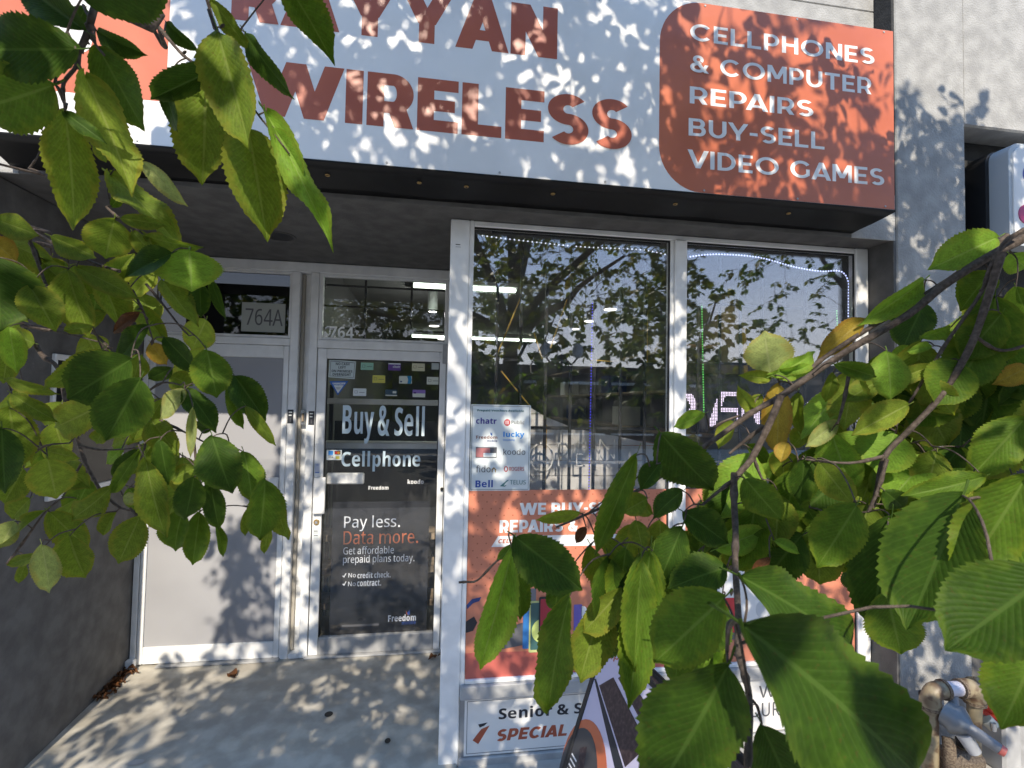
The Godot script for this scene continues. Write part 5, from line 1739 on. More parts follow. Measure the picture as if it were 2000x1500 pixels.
func bough_left() -> void:
	var b := thing("elm_branch", "leafy elm branch reaching in from the left across the grey panel door", "branch", at(-60, 500, 0.9), "elm branches around the viewer")
	var root := [Vector3(-1.5, 2.4, 3.0), Vector3(-1.25, 2.1, 2.4)]
	twig(b, "branch", 0, 200, 3.333, 0.86, [[-60, 740], [180, 830], [370, 930], [600, 1040], [780, 1100]], 0.0042, 0.0022, root)
	twig(b, "branch", 0, 480, 2.206, 0.88, [[-30, -60], [130, -10], [190, 140], [240, 230], [310, 290], [400, 370], [470, 440]], 0.0038, 0.0020, root)
	twig(b, "branch", 0, 480, 2.206, 0.95, [[-20, 300], [100, 345], [180, 470], [250, 530], [290, 700], [340, 850], [370, 940], [430, 1050]], 0.0048, 0.0030, root)
	twig(b, "twig", 0, 200, 3.333, 0.95, [[-20, 398], [190, 430], [300, 475], [400, 520]], 0.0028, 0.0016, root)
	twig(b, "twig", 0, 200, 3.333, 0.95, [[190, 430], [235, 370], [262, 315]], 0.0020, 0.0012)
	twig(b, "twig", 0, 200, 3.333, 0.84, [[690, 680], [760, 740], [830, 780], [950, 870], [1130, 990], [1240, 960]], 0.0022, 0.0010)
	twig(b, "twig", 0, 200, 3.333, 0.86, [[180, 850], [240, 1030], [300, 1190]], 0.0026, 0.0022)
	for q in [[[90, 345], [260, 372], [430, 415]], [[570, 190], [620, 290], [660, 410]], [[630, 165], [700, 250], [770, 340], [815, 388]], [[835, 830], [850, 960], [880, 1080], [905, 1130]], [[690, 750], [790, 800], [912, 862]], [[650, 720], [625, 860], [600, 930], [540, 1000]], [[350, 940], [310, 1010], [270, 1085]], [[560, 1130], [600, 1170], [650, 1205]], [[30, 1370], [120, 1250], [200, 1140], [270, 1085]], [[340, 860], [440, 880], [600, 870]], [[620, 640], [700, 590], [780, 600]], [[430, 420], [520, 520], [650, 700]], [[150, 890], [200, 860], [300, 850]], [[430, 1050], [520, 1130], [640, 1150]]]:
		twig(b, "twig", 0, 480, 2.206, 0.86, q, 0.0022, 0.0011)
	leaves(b, 0, 200, 3.333, 0.84, [
		[720, 470, 1175, 862, 235, 2, 0.03], [930, 390, 1216, 672, 112, 5, 0.02], [640, 245, 690, 390, 92, 2, 0.08], [745, 760, 680, 1032, 262, 2, 0.0], [725, 680, 792, 600, 66, 1, 0.0], [790, 750, 1092, 802, 95, 2, 0.0],
		[950, 870, 1252, 968, 130, 2, -0.02], [865, 842, 1010, 1005, 135, 2, 0.02], [1235, 968, 1245, 1210, 385, 3, -0.04], [1115, 985, 795, 1130, 205, 0, -0.02], [-30, 760, 245, 862, 160, 2, 0.0], [330, 870, 650, 1010, 120, 2, 0.02],
		[30, 900, 440, 1080, 210, 2, 0.06], [-60, 880, 85, 1025, 170, 4, 0.0], [290, 1050, 420, 1190, 170, 2, 0.04], [450, 1080, 610, 1230, 180, 2, 0.05], [700, 1190, 850, 1000, 150, 2, 0.06]])
	leaves(b, 0, 480, 2.206, 0.85, [
		[-20, 50, 0, 370, 330, 0, -0.12], [130, 175, 240, 362, 150, 2, -0.06], [290, 105, 375, 395, 150, 2, 0.0], [602, 288, 478, 375, 62, 6, -0.02], [430, 142, 545, 335, 135, 2, 0.02], [190, 60, 325, 152, 82, 2, 0.03],
		[330, 92, 592, 222, 92, 2, -0.02], [700, 148, 850, 358, 132, 2, 0.0], [860, 158, 868, 312, 82, 0, 0.02], [905, 138, 972, 318, 52, 0, 0.0], [640, 345, 488, 505, 105, 0, -0.04], [600, 258, 716, 425, 84, 2, 0.04],
		[400, 348, 272, 366, 60, 2, -0.02], [648, 418, 712, 508, 74, 4, 0.04], [565, 490, 300, 655, 225, 0, -0.12], [605, 575, 455, 848, 212, 0, -0.14], [435, 452, 188, 645, 112, 2, -0.02], [430, 690, 186, 815, 145, 7, -0.03],
		[712, 398, 852, 545, 92, 0, 0.0], [892, 450, 936, 655, 155, 1, -0.02], [1010, 558, 1145, 752, 125, 0, 0.0], [985, 600, 1046, 795, 50, 1, 0.02], [1060, 690, 1187, 862, 58, 2, 0.0], [735, 560, 835, 606, 92, 2, 0.04],
		[742, 528, 638, 575, 74, 0, 0.02], [797, 620, 672, 748, 92, 5, -0.02], [800, 618, 935, 778, 112, 0, -0.04], [832, 700, 820, 918, 42, 5, -0.05], [912, 790, 836, 768, 62, 0, 0.02], [650, 748, 752, 892, 112, 2, 0.02],
		[642, 718, 568, 845, 82, 2, 0.03], [915, 822, 985, 1065, 175, 0, -0.05], [1050, 888, 1102, 1095, 135, 1, 0.0], [1142, 1008, 1128, 1275, 162, 1, -0.05], [1190, 1080, 1218, 1278, 72, 2, 0.0], [1165, 1188, 1130, 1338, 42, 2, 0.02],
		[1075, 1128, 1052, 1254, 36, 2, 0.03], [905, 1010, 942, 1234, 88, 0, -0.03], [935, 1200, 966, 1344, 42, 1, 0.0], [835, 998, 802, 1194, 122, 0, -0.05], [790, 1138, 728, 1325, 112, 1, 0.0], [860, 1148, 830, 1382, 104, 1, -0.02],
		[628, 922, 688, 1254, 112, 2, -0.06], [690, 838, 726, 1034, 84, 0, -0.05], [842, 958, 718, 1014, 82, 2, 0.03], [602, 878, 468, 1094, 62, 1, -0.04], [530, 868, 442, 952, 54, 3, 0.0], [190, 880, 334, 917, 66, 7, -0.02],
		[205, 918, 246, 1090, 168, 7, -0.04], [40, 698, 82, 965, 172, 2, 0.02], [50, 638, 222, 758, 72, 2, 0.0], [20, 573, 228, 645, 62, 2, -0.02], [8, 788, 20, 1068, 155, 0, -0.12], [102, 958, 8, 1116, 132, 2, 0.0],
		[40, 348, 72, 555, 92, 3, -0.04], [472, 1048, 308, 1204, 92, 2, 0.0], [602, 1168, 508, 1374, 134, 2, -0.04], [214, 1148, 385, 1312, 125, 2, 0.0], [300, 1250, 350, 1444, 142, 2, -0.02], [180, 1288, 226, 1502, 104, 5, -0.06],
		[62, 1188, -4, 1305, 92, 5, 0.0], [190, 1144, -4, 1294, 72, 2, 0.0], [165, 1330, 42, 1368, 52, 2, -0.02], [110, 1370, 74, 1458, 42, 2, 0.0], [502, 1148, 418, 1255, 62, 2, 0.03], [530, 1078, 602, 1102, 54, 5, 0.0],
		[602, 468, 580, 594, 84, 2, 0.05], [760, 1078, 700, 1235, 82, 2, 0.03], [590, 878, 488, 1004, 74, 0, 0.03], [560, 818, 478, 864, 62, 7, 0.05], [450, 792, 402, 862, 62, 2, 0.06], [660, 850, 560, 990, 90, 2, 0.08],
		[330, 1090, 260, 1220, 90, 2, 0.06], [130, 1090, 40, 1180, 100, 2, 0.06], [560, 600, 480, 700, 100, 2, 0.08], [250, 230, 180, 120, 90, 2, 0.08], [150, 420, 40, 380, 90, 2, 0.08], [320, 330, 440, 300, 80, 2, 0.08], [700, 660, 640, 760, 90, 2, 0.08], [770, 900, 690, 960, 90, 2, 0.06]])
	for i in 26:
		var bx := rng.randf_range(10, 420)
		var by := rng.randf_range(500, 980)
		leaves(b, 0, 0, 1.0, 0.98, [[bx, by, bx + rng.randf_range(-60, 50), by + rng.randf_range(40, 90), rng.randf_range(38, 62), [2, 2, 7, 1][rng.randi() % 4], rng.randf_range(-0.02, 0.08)]])
	join_leaves(b, 0.2)
	buds(b, 0, 480, 2.206, 0.86, [[605, 270], [630, 310], [658, 415], [850, 960], [838, 930], [870, 1040], [375, 345], [640, 780], [630, 830], [470, 440]])

func bough_right() -> void:
	var b := thing("elm_branch", "thick elm branch with large leaves slanting across the right window and poster", "branch", at(2060, 420, 0.8), "elm branches around the viewer")
	var s := 2.5
	twig(b, "branch", 1280, 400, s, 0.78, [[1900, 100, 0.0], [1800, 165, 0.0], [1640, 245], [1400, 400], [1230, 540], [910, 730], [620, 930], [480, 1010], [270, 1160], [80, 1290], [-60, 1380], [-140, 1420], [-310, 1500], [-485, 1575]], 0.0086, 0.0016, [Vector3(1.5, 2.9, 3.5), Vector3(1.25, 2.5, 3.0), Vector3(1.02, 2.2, 2.55)])
	twig(b, "branch", 1280, 400, s, 0.80, [[1720, 150], [1560, 275], [1380, 400], [1000, 630], [820, 750], [760, 800]], 0.0048, 0.0030)
	twig(b, "branch", 1280, 400, s, 0.75, [[1690, 235], [1640, 400], [1560, 640], [1480, 800], [1390, 940], [1240, 1100], [1120, 1230], [1080, 1400], [1060, 1480]], 0.0056, 0.0030)
	twig(b, "branch", 1280, 400, s, 0.76, [[1800, 120], [1700, 190], [1630, 320], [1590, 430], [1430, 660], [1330, 820], [1170, 1080]], 0.0034, 0.0018)
	twig(b, "twig", 1280, 400, s, 0.75, [[1560, 640], [1650, 700], [1720, 710], [1810, 685]], 0.0026, 0.0018)
	twig(b, "branch", 1280, 400, s, 0.76, [[615, 930], [565, 1050], [470, 1240], [385, 1350], [388, 1500], [390, 1620]], 0.0056, 0.0034)
	twig(b, "twig", 1280, 400, s, 0.76, [[480, 1230], [500, 1290], [522, 1340]], 0.0026, 0.0016)
	twig(b, "twig", 1280, 400, s, 0.75, [[1125, 1225], [1000, 1255], [900, 1260], [710, 1240]], 0.0026, 0.0014)
	twig(b, "twig", 1280, 400, s, 0.79, [[250, 1110], [330, 1060], [410, 1030]], 0.0024, 0.0016)
	twig(b, "twig", 1280, 400, s, 0.77, [[945, 830], [920, 960], [890, 1070]], 0.0028, 0.0016)
	twig(b, "twig", 1280, 400, s, 0.80, [[530, 1080], [440, 1150], [360, 1215]], 0.0034, 0.0020)
	twig(b, "twig", 1200, 900, s, 0.72, [[600, 80], [520, 140], [430, 215]], 0.0030, 0.0018)
	twig(b, "branch", 1200, 900, s, 0.62, [[585, 60, 0.1], [585, 200, 0.08], [592, 350, 0.04], [590, 500, 0.0], [605, 750, -0.1], [605, 930, -0.18], [640, 1060, -0.22], [662, 1200, -0.26], [650, 1510, -0.3]], 0.0046, 0.0020)
	twig(b, "twig", 1200, 900, s, 0.74, [[1330, -10], [1290, 130], [1240, 250]], 0.0030, 0.0022)
	twig(b, "twig", 880, 900, 5.0, 0.72, [[80, 1187], [150, 1182], [265, 1165], [450, 980], [620, 880]], 0.0016, 0.0014)
	leaves(b, 1280, 400, s, 0.78, [
		[1668, 160, 1308, 332, 172, 3, 0.03], [1640, 335, 1498, 478, 152, 1, 0.02], [1312, 368, 1018, 588, 115, 3, 0.03], [1020, 558, 798, 735, 100, 4, 0.02], [1312, 480, 1205, 706, 185, 0, 0.06], [562, 822, 530, 626, 215, 5, 0.05],
		[575, 832, 818, 728, 82, 3, 0.03], [772, 800, 575, 842, 84, 3, 0.02], [562, 850, 425, 832, 62, 7, 0.06], [878, 778, 1112, 845, 84, 1, -0.04], [605, 878, 592, 1236, 155, 4, 0.04], [700, 918, 690, 1114, 82, 2, 0.06],
		[870, 820, 842, 965, 62, 2, 0.05], [1105, 850, 915, 965, 104, 2, 0.04], [1340, 790, 1095, 885, 82, 7, 0.0], [1310, 855, 1465, 1034, 152, 7, -0.02], [1232, 978, 965, 1116, 124, 7, -0.03], [1298, 948, 1442, 1196, 235, 2, 0.0],
		[1660, 448, 1640, 806, 235, 1, 0.02], [1602, 478, 1528, 724, 124, 1, 0.04], [1480, 778, 1604, 965, 205, 1, 0.04], [1805, 798, 1676, 874, 104, 4, 0.0], [1802, 888, 1688, 966, 94, 0, 0.02], [1600, 898, 1528, 1138, 135, 1, 0.05],
		[1802, 1048, 1556, 1316, 205, 1, -0.06], [242, 1018, 86, 1094, 62, 3, 0.0], [28, 1118, 290, 1430, 262, 0, -0.08], [890, 1058, 722, 1184, 84, 5, 0.02], [858, 1108, 962, 1394, 195, 3, 0.0], [1102, 1198, 998, 1486, 155, 7, 0.02],
		[762, 1258, 698, 1466, 112, 0, 0.0], [902, 1288, 838, 1486, 155, 2, 0.04], [1600, 1328, 1276, 1434, 124, 1, -0.08], [1442, 598, 1326, 654, 62, 3, 0.0], [1352, 690, 1216, 722, 42, 3, 0.0], [642, 1158, 608, 1254, 72, 4, 0.02],
		[450, 1170, 560, 1260, 80, 1, 0.04], [380, 1060, 300, 1180, 80, 7, 0.05], [1150, 760, 1240, 680, 60, 3, 0.05], [1700, 560, 1800, 700, 150, 1, 0.06], [1420, 800, 1330, 930, 110, 2, 0.08], [1150, 900, 1060, 1040, 120, 2, 0.1],
		[1500, 1000, 1380, 1080, 120, 1, 0.1], [1650, 980, 1560, 1090, 120, 1, 0.1], [1000, 880, 1120, 960, 90, 2, 0.1], [760, 1080, 660, 1180, 90, 2, 0.1], [1700, 1150, 1800, 1010, 130, 1, 0.1], [1730, 240, 1830, 330, 110, 3, 0.06], [1760, 400, 1820, 560, 120, 1, 0.05], [520, 930, 440, 1040, 70, 7, 0.05], [480, 1000, 400, 900, 70, 7, 0.08],
		[1780, 560, 1700, 720, 130, 1, 0.1], [1690, 700, 1780, 820, 110, 2, 0.1], [1560, 1120, 1640, 1220, 110, 0, 0.1], [1180, 1120, 1280, 1240, 110, 2, 0.1]])
	leaves(b, 1200, 900, s, 0.70, [
		[340, 250, 566, 404, 172, 0, 0.0], [552, 520, 266, 602, 205, 0, -0.06], [605, 560, 1285, 915, 330, 0, -0.26, 5], [1182, 218, 998, 528, 235, 1, -0.08], [330, 328, 196, 646, 185, 0, 0.0], [130, 478, 92, 1016, 175, 1, -0.06],
		[1352, 278, 1248, 812, 265, 0, 0.0], [1752, 128, 1476, 162, 104, 7, 0.0], [1320, 148, 1436, 244, 114, 0, 0.02], [332, 148, 176, 266, 124, 0, 0.02], [1330, 648, 1404, 960, 235, 1, -0.04], [498, 430, 746, 336, 135, 3, 0.03],
		[640, 90, 822, 304, 175, 1, -0.02], [930, -4, 898, 236, 114, 0, 0.0], [1000, 8, 1165, 216, 144, 2, 0.02], [760, 476, 668, 552, 50, 6, -0.04], [780, 390, 912, 450, 70, 3, 0.04], [240, 430, 300, 620, 110, 1, 0.06], [740, 300, 850, 420, 90, 1, 0.08], [1130, 520, 1230, 640, 120, 0, 0.08], [940, 230, 1010, 340, 90, 1, 0.08], [60, 180, 190, 260, 100, 2, 0.08]])
	leaves(b, 1200, 900, s, 0.36, [
		[535, 668, 205, 990, 330, 1, 0.02, 10], [555, 998, 205, 1720, 480, 0, -0.05, 5], [610, 790, 1720, 1640, 660, 0, -0.08, 5], [1700, 170, 1450, 836, 420, 0, 0.06, 10], [2010, 80, 1690, 630, 290, 1, 0.04, 5], [2010, 380, 1775, 650, 255, 1, 0.08, 10],
		[2120, 560, 1615, 930, 420, 0, -0.06, 10], [2080, 900, 1890, 1295, 280, 1, -0.04, 5], [720, 1288, 920, 1730, 290, 0, 0.0, 10], [2050, 250, 1900, 520, 240, 1, 0.1, 5]])
	leaves(b, 880, 900, 5.0, 0.70, [
		[1812, -50, 1388, 970, 235, 1, -0.08], [1262, 512, 832, 585, 125, 7, 0.0], [632, 742, 1290, 1250, 480, 0, -0.10, 10], [600, 880, 290, 2112, 350, 3, -0.05], [650, 925, 705, 1580, 250, 1, 0.0], [642, 828, 446, 966, 104, 1, 0.02],
		[1160, 1322, 855, 2560, 340, 1, -0.08], [1370, 828, 1650, 1356, 310, 2, 0.04], [1478, 758, 1724, 956, 185, 2, 0.04], [1675, 1250, 1296, 1702, 270, 7, -0.03], [1950, 900, 1725, 2400, 380, 1, -0.04], [1050, 1200, 1020, 1500, 200, 0, 0.03],
		[1325, 650, 1222, 805, 100, 6, -0.02], [2050, 20, 1846, 280, 190, 0, 0.0], [1678, 340, 1590, 700, 120, 0, 0.0], [1920, 370, 1690, 500, 220, 2, 0.05], [1850, 1000, 1930, 2130, 340, 0, -0.02], [1560, 900, 1420, 1180, 180, 2, 0.06]])
	# smaller leaves farther back along the branch
	for i in 62:
		var f := rng.randf()
		var bx := lerpf(1330, 2000, f)
		var by := lerpf(960, 560, f) + rng.randf_range(-20, 330) * (0.5 + 0.5 * f)
		if by < 890.0 - (bx - 1388.0) * 0.644:
			continue
		var dx := rng.randf_range(-70, 50)
		var dy := rng.randf_range(45, 95)
		leaves(b, 0, 0, 1.0, 0.9, [[bx, by, bx + dx, by + dy, rng.randf_range(42, 72), [1, 2, 7, 1, 2, 0, 3, 1][rng.randi() % 8], rng.randf_range(-0.05, 0.12)]])
	for i in 50:
		var bx := rng.randf_range(1540, 2010)
		var by := rng.randf_range(560, 960)
		if by < 900.0 - (bx - 1388.0) * 0.644:
			continue
		leaves(b, 0, 0, 1.0, 0.74, [[bx, by, bx + rng.randf_range(-90, 20), by + rng.randf_range(70, 120), rng.randf_range(66, 100), [1, 2, 1, 1, 0, 3, 7, 2][rng.randi() % 8], rng.randf_range(0.0, 0.14)]])
	for i in 12:
		var bx := rng.randf_range(1170, 1420)
		var by := rng.randf_range(1040, 1210)
		leaves(b, 0, 0, 1.0, 0.66, [[bx, by, bx + rng.randf_range(-60, 10), by + rng.randf_range(120, 190), rng.randf_range(60, 88), [1, 3, 0, 1, 2][rng.randi() % 5], 0.04]])
	for i in 26:
		var bx := rng.randf_range(1420, 2000)
		var by := rng.randf_range(880, 1060)
		leaves(b, 0, 0, 1.0, 0.72, [[bx, by, bx + rng.randf_range(-80, 20), by + rng.randf_range(80, 130), rng.randf_range(66, 100), [1, 3, 1, 2, 0, 3][rng.randi() % 6], rng.randf_range(0.02, 0.12)]])
	for i in 16:
		var bx := rng.randf_range(1180, 1420)
		var by := rng.randf_range(980, 1140)
		leaves(b, 0, 0, 1.0, 0.82, [[bx, by, bx + rng.randf_range(-50, 40), by + rng.randf_range(50, 95), rng.randf_range(40, 62), [1, 2, 0, 1][rng.randi() % 4], 0.05]])
	join_leaves(b, 0.22)
	buds(b, 1280, 400, s, 0.76, [[910, 735], [1550, 640], [1400, 910], [1130, 1230], [470, 1235], [600, 940], [1075, 1415], [1590, 420]])
	buds(b, 1200, 900, s, 0.62, [[570, 520], [572, 635], [608, 770], [595, 950], [665, 1190]])

# ------------------------------------------------------------------ the tree that shades the shop front
func crown_leaf_mesh() -> ArrayMesh:
	var s := ST()
	s.set_smooth_group(-1)
	var prof := [[0.0, 0.0], [0.18, 0.30], [0.45, 0.36], [0.75, 0.20], [1.0, 0.0]]
	for i in 4:
		for sg: float in [-1.0, 1.0]:
			var a := Vector3(0, prof[i][0], -0.12 * prof[i][0] * prof[i][0])
			var b := Vector3(0, prof[i + 1][0], -0.12 * prof[i + 1][0] * prof[i + 1][0])
			var a2 := a + Vector3(sg * prof[i][1], 0, 0.09 * prof[i][1] / 0.36)
			var b2 := b + Vector3(sg * prof[i + 1][1], 0, 0.09 * prof[i + 1][1] / 0.36)
			for q in [[a, b, b2], [a, b2, a2]]:
				if (q[1] - q[0]).cross(q[2] - q[0]).length() < 1e-8:
					continue
				for v in q:
					s.add_vertex(v)
	s.generate_normals()
	return s.commit()

func make_tree(o: Node3D, trunk: Array, trunk_r: Array, limbs: Array, clusters: Array, per: int, leaf_len: float, tint: Color) -> void:
	tube_obj("trunk", smooth(trunk, 4), trunk_r, M.trunk, o, 12)
	var nodes := []
	for l in limbs:
		var p := smooth(l[0], 6)
		var rad := []
		for i in p.size():
			rad.append(lerpf(l[1], l[2], i / float(p.size() - 1)))
			if i > 2:
				nodes.append(p[i])
		tube_obj("limb", p, rad, M.trunk, o, 8)
	var order := []
	for c in clusters:
		var best := 1e9
		for n in nodes:
			best = minf(best, n.distance_squared_to(c))
		order.append([best, c])
	order.sort_custom(func(x, y): return x[0] < y[0])
	var st := ST()
	var mm := MultiMesh.new()
	mm.transform_format = MultiMesh.TRANSFORM_3D
	mm.use_colors = true
	mm.mesh = crown_leaf_mesh()
	mm.instance_count = order.size() * per
	var k := 0
	for e in order:
		var c: Vector3 = e[1]
		var best := 1e9
		var from := Vector3.ZERO
		for n in nodes:
			var d: float = n.distance_squared_to(c)
			if d < best:
				best = d
				from = n
		var dir: Vector3 = (c - from).normalized()
		if dir.length() < 0.5:
			dir = Vector3.DOWN
		var side := Vector3(rng.randf_range(-1, 1), rng.randf_range(-0.7, 0.3), rng.randf_range(-1, 1))
		var axis := (dir + side * 0.8).normalized()
		var e1: Vector3 = c + axis * 0.13
		var e0: Vector3 = c - axis * 0.13
		tube(st, [from, from.lerp(e0, 0.6) + Vector3(0, 0.02, 0), e0, e1], [0.006, 0.004, 0.003, 0.0012], 4, false)
		nodes.append(e0)
		nodes.append(c)
		for i in per:
			var f := i / float(per - 1)
			var p := e0.lerp(e1, f)
			var sg := 1.0 if i % 2 else -1.0
			var out := (axis.cross(Vector3.UP).normalized() * sg + axis * 0.55 + Vector3(rng.randf_range(-0.5, 0.5), rng.randf_range(-0.9, 0.1), rng.randf_range(-0.5, 0.5))).normalized()
			var nn := (Vector3.UP + Vector3(rng.randf_range(-0.8, 0.8), 0, rng.randf_range(-0.8, 0.8)))
			nn = (nn - out * nn.dot(out)).normalized()
			var L := leaf_len * rng.randf_range(0.65, 1.25)
			mm.set_instance_transform(k, Transform3D(Basis(out.cross(nn).normalized() * L, out * L, nn * L), p + out * 0.008))
			var v := rng.randf_range(0.75, 1.3)
			var yel := pow(rng.randf(), 5.0)
			mm.set_instance_color(k, Color(tint.r * v + 0.14 * yel, tint.g * v + 0.07 * yel, tint.b * v))
			k += 1
	mk("twigs", fin(st), M.trunk, o).set_meta("kind", "stuff")
	var cr := MultiMeshInstance3D.new()
	cr.name = "crown"
	cr.multimesh = mm
	cr.material_override = M.crown_leaf
	o.add_child(cr)
	cr.position = -o.position
	cr.set_meta("kind", "stuff")

func sunlit_keep(p: Vector3) -> bool:
	# where its shadow falls on the shop front, seen in the photograph: some places stay in full sun
	for e in [[at(1760, 640, 0.78), 0.24], [at(1450, 900, 0.74), 0.16], [at(1000, 1150, 0.7), 0.10], [at(1560, 1250, 0.36), 0.07], [at(1850, 1050, 0.4), 0.09], [at(330, 620, 0.86), 0.22], [at(480, 880, 0.86), 0.12], [at(480, 250, 0.72), 0.12]]:
		var b: Vector3 = e[0]
		var al := (p - b).dot(SUN)
		if al > 0.0 and (p - b - SUN * al).length() < float(e[1]) + 0.08 and rng.randf() < 0.8:
			return true
	for z: float in [ZS, 0.05]:
		var q := p - SUN * ((p.z - z) / SUN.z)
		var s := px_of(q)
		if z == ZS and s.x < 365 and s.y > -350 and s.y < 300:
			return true
		if z == 0.05 and s.x > 1740 and s.y < 205 and s.y > -500:
			return true
		if z == 0.05 and s.x > 1330 and s.y < 45 and s.y > -500:
			return true
	var d := p - SUN * ((p.z - ZD) / SUN.z)
	if d.x < -1.35 and d.x > -1.95 and d.y > 0.1 and d.y < 1.7:
		return true
	return false

func street_tree() -> void:
	var o := thing("street_tree", "leafy street elm behind the viewer, mirrored in the display window, shading the shop front", "tree", Vector3(1.0, -0.09, 3.9))
	var cl := []
	# area in the photograph, plane, how many leaf sprays, how far from the wall
	for q in [[360, 520, -60, 335, ZS, 34, 1.2, 2.6], [500, 1290, -60, 335, ZS, 205, 1.2, 3.0], [1290, 1750, 60, 420, ZS, 76, 1.2, 3.0], [1290, 1700, -60, 60, ZS, 14, 1.2, 2.6], [1660, 1750, 430, 480, ZL, 12, 1.3, 2.6], [1755, 1890, 240, 600, ZL, 70, 1.3, 3.0], [1755, 1890, 600, 1450, ZL, 95, 1.9, 3.6],
			[1900, 2100, 280, 480, ZL, 40, 1.3, 2.6], [870, 1700, 480, 960, 0.0, 170, 1.8, 3.8], [870, 1700, 960, 1480, 0.0, 140, 2.2, 4.4], [600, 870, 780, 1290, ZD, 70, 3.0, 5.0], [420, 600, 960, 1290, ZD, 44, 3.0, 4.8], [310, 460, 1130, 1290, ZD, 10, 3.0, 4.6]]:
		for i in q[5]:
			var t := W(rng.randf_range(q[0], q[1]), rng.randf_range(q[2], q[3]), q[4])
			for k in 12:
				var dz := rng.randf_range(q[6], q[7])
				var p: Vector3 = t + SUN * (dz / SUN.z) + Vector3(rng.randfn(0, 0.05), rng.randfn(0, 0.05), rng.randfn(0, 0.05))
				if not seen(p, 0.12 + 0.35 / maxf(p.distance_to(CP), 0.3)) and p.distance_to(CP) > 0.8 and not sunlit_keep(p):
					cl.append(p)
					break
	for i in 370:
		var g := Vector3(rng.randf_range(-1.9, 0.3), -0.02, rng.randf_range(-1.05, 0.5))
		if g.x < -1.25 and rng.randf() < 0.7:
			continue
		for k in 12:
			var dz := rng.randf_range(2.5, 4.8)
			var p := g + SUN * (dz / SUN.z)
			if not seen(p, 0.12 + 0.35 / maxf(p.distance_to(CP), 0.3)) and p.distance_to(CP) > 0.8 and not sunlit_keep(p):
				cl.append(p)
				break
	# the rest of the crown, out over the street
	for i in 700:
		var v := Vector3(rng.randfn(0, 1), rng.randfn(0, 0.8), rng.randfn(0, 1))
		v = v.normalized() * pow(rng.randf(), 0.4)
		var p := Vector3(1.0, 5.3, 5.4) + v * Vector3(3.6, 2.4, 2.6)
		if sunlit_keep(p) or seen(p, 0.3) or p.z < 3.0:
			continue
		var d := p - SUN * ((p.z - 0.1) / SUN.z)
		if d.y > -0.3 and d.x > -2.1 and d.x < 3.2 and rng.randf() < 0.75:
			continue
		cl.append(p)
	var limbs := []
	var fork := Vector3(1.0, 2.55, 3.9)
	for q in [[Vector3(0.75, 3.2, 3.7), Vector3(0.3, 4.0, 3.3), Vector3(-0.3, 4.6, 2.6), Vector3(-0.8, 4.9, 2.2)], [Vector3(1.3, 3.1, 3.8), Vector3(1.9, 3.7, 3.4), Vector3(2.5, 4.2, 2.8), Vector3(3.0, 4.6, 2.3)], [Vector3(1.0, 3.4, 3.6), Vector3(1.1, 4.2, 3.0), Vector3(1.1, 4.8, 2.3), Vector3(1.0, 5.0, 1.8)],
			[Vector3(0.8, 3.4, 4.3), Vector3(0.3, 4.5, 4.8), Vector3(-0.6, 5.6, 5.4), Vector3(-1.4, 6.2, 5.8)], [Vector3(1.2, 3.6, 4.4), Vector3(1.6, 4.9, 5.0), Vector3(2.3, 6.0, 5.6), Vector3(3.0, 6.6, 6.0)], [Vector3(1.0, 3.8, 4.0), Vector3(0.9, 5.2, 4.4), Vector3(1.0, 6.6, 4.8), Vector3(1.0, 7.4, 5.0)], [Vector3(1.35, 2.9, 3.6), Vector3(1.55, 3.0, 3.2), Vector3(1.6, 3.1, 2.7), Vector3(1.9, 3.3, 2.2)], [Vector3(0.55, 2.85, 3.75), Vector3(-0.2, 3.0, 3.4), Vector3(-0.9, 3.1, 3.0), Vector3(-1.5, 3.2, 2.7)]]:
		limbs.append([[fork] + q, 0.07, 0.014])
	make_tree(o, [Vector3(1.02, -0.15, 3.95), Vector3(1.05, 0.6, 3.92), Vector3(0.98, 1.7, 3.88), fork + Vector3(0, 0.08, 0)], [0.17, 0.15, 0.135, 0.13, 0.125, 0.12, 0.12, 0.115, 0.11, 0.11, 0.10, 0.09, 0.085], limbs, cl, 9, 0.088, Color(0.12, 0.155, 0.022))

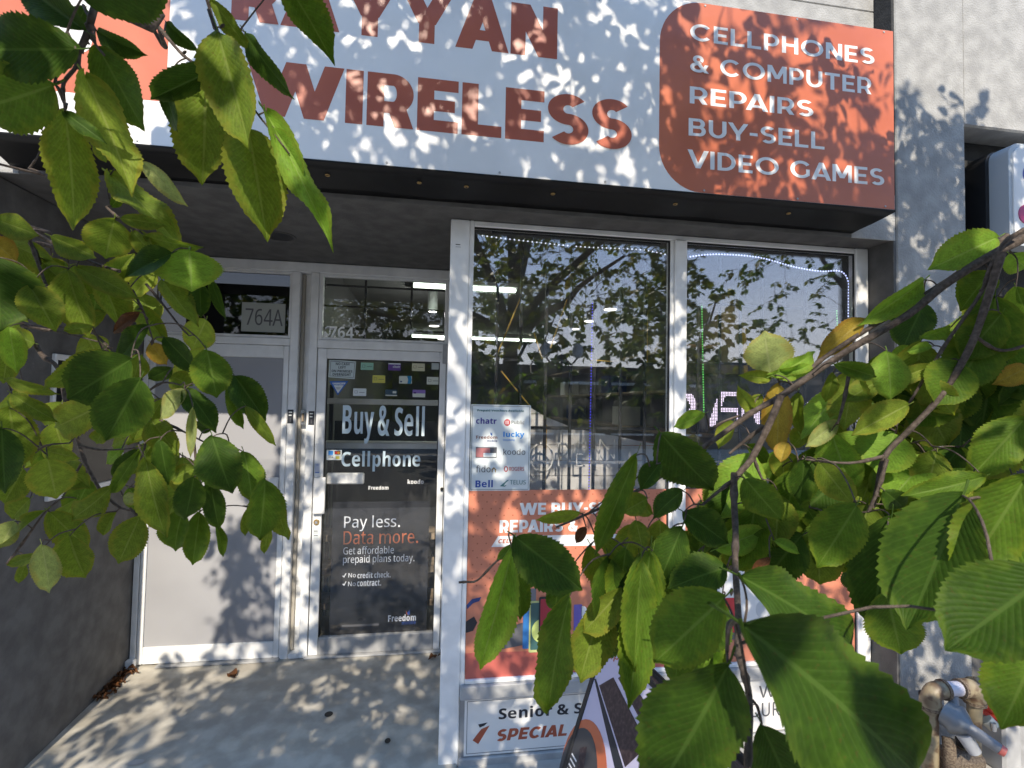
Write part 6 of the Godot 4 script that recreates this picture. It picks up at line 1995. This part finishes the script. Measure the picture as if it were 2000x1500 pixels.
func across_the_street() -> void:
	for q in [[-6.0, 15.2, 3.0, "tall bushy tree across the road, mirrored at the left of the display window"], [2.2, 15.8, 3.4, "broad tree across the road, mirrored in the middle of the display window"], [9.0, 15.5, 3.2, "tree across the road, mirrored at the right of the display window"]]:
		var o := thing("street_tree", q[3], "tree", Vector3(q[0], -0.09, q[1]), "trees across the road")
		var b := Vector3(q[0], -0.1, q[1])
		var cl := []
		for i in 260:
			var v := Vector3(rng.randfn(0, 1), rng.randfn(0, 1), rng.randfn(0, 1)).normalized() * pow(rng.randf(), 0.35)
			cl.append(b + Vector3(0, 4.2, 0) + v * Vector3(q[2], 2.9, q[2] * 0.9))
		var limbs := []
		for i in 5:
			var a: float = TAU * i / 5.0 + float(q[0])
			var d := Vector3(cos(a), 0.0, sin(a))
			limbs.append([[b + Vector3(0, 1.8, 0), b + Vector3(0, 2.8, 0) + d * 0.5, b + Vector3(0, 4.2, 0) + d * 1.2, b + Vector3(0, 5.6, 0) + d * 1.7], 0.10, 0.03])
		make_tree(o, [b, b + Vector3(0.05, 1, 0), b + Vector3(0, 2.0, 0)], [0.2, 0.17, 0.15, 0.14, 0.13], limbs, cl, 9, 0.30, Color(0.10, 0.15, 0.025))
	var o2 := thing("street_tree", "second street elm along the kerb, mirrored in the right pane of the display window", "tree", Vector3(7.6, -0.09, 4.0))
	var b2 := Vector3(7.6, -0.1, 4.0)
	var cl2 := []
	for i in 420:
		var v := Vector3(rng.randfn(0, 1), rng.randfn(0, 1), rng.randfn(0, 1)).normalized() * pow(rng.randf(), 0.4)
		cl2.append(b2 + Vector3(0, 4.6, 0.6) + v * Vector3(3.0, 2.4, 2.4))
	var limbs2 := []
	for i in 6:
		var a: float = TAU * i / 6.0
		var d := Vector3(cos(a), 0.0, sin(a))
		limbs2.append([[b2 + Vector3(0, 2.2, 0), b2 + Vector3(0, 3.0, 0) + d * 0.6, b2 + Vector3(0, 4.4, 0) + d * 1.5, b2 + Vector3(0, 5.6, 0) + d * 2.1], 0.08, 0.02])
	make_tree(o2, [b2, b2 + Vector3(0.05, 1, 0), b2 + Vector3(0, 2.4, 0)], [0.17, 0.15, 0.13, 0.12, 0.11], limbs2, cl2, 9, 0.10, Color(0.075, 0.125, 0.022))
	var sh := thing("brick_row", "low row of shops across the road, mirrored in the display window", "building", Vector3(6, -0.1, 20))
	box("wall", -30, 2.5, -0.1, 3.6, 18.4, 26, M.stucco_dark, sh, 0.02)
	box("wall", 2.52, 12, -0.1, 3.4, 18.2, 26, M.brick_dark, sh, 0.02)
	box("wall", 12.02, 40, -0.1, 3.8, 18.4, 26, M.stucco_dark, sh, 0.02)
	for k in 4:
		var w := box("window", 3.2 + k * 2.2, 4.9 + k * 2.2, 0.6, 2.6, 18.15, 18.19, M.glass_dark, sh, 0.0)
		box("frame", 3.1 + k * 2.2, 5.0 + k * 2.2, 2.62, 2.74, 18.1, 18.19, M.frame, w)
		box("sill", 3.1 + k * 2.2, 5.0 + k * 2.2, 0.5, 0.58, 18.08, 18.19, M.frame, w)
	var lp := thing("street_lamp", "two globe street lamp on the far pavement, mirrored at the right of the left pane", "street lamp", Vector3(4.2, -0.09, 13.8))
	tube_obj("pole", [Vector3(4.2, -0.09, 13.8), Vector3(4.2, 3.4, 13.8)], [0.07, 0.045], M.steel_black, lp, 12)
	tube_obj("arm", smooth([Vector3(3.65, 3.35, 13.8), Vector3(3.9, 3.1, 13.8), Vector3(4.2, 3.42, 13.8), Vector3(4.5, 3.1, 13.8), Vector3(4.75, 3.35, 13.8)], 5), [0.03], M.steel_black, lp, 8)
	for x in [3.65, 4.75]:
		tube_obj("lantern", [Vector3(x, 3.32, 13.8), Vector3(x, 3.4, 13.8), Vector3(x, 3.58, 13.8), Vector3(x, 3.75, 13.8), Vector3(x, 3.82, 13.8)], [0.06, 0.15, 0.19, 0.13, 0.03], M.frame_grey, lp, 16)
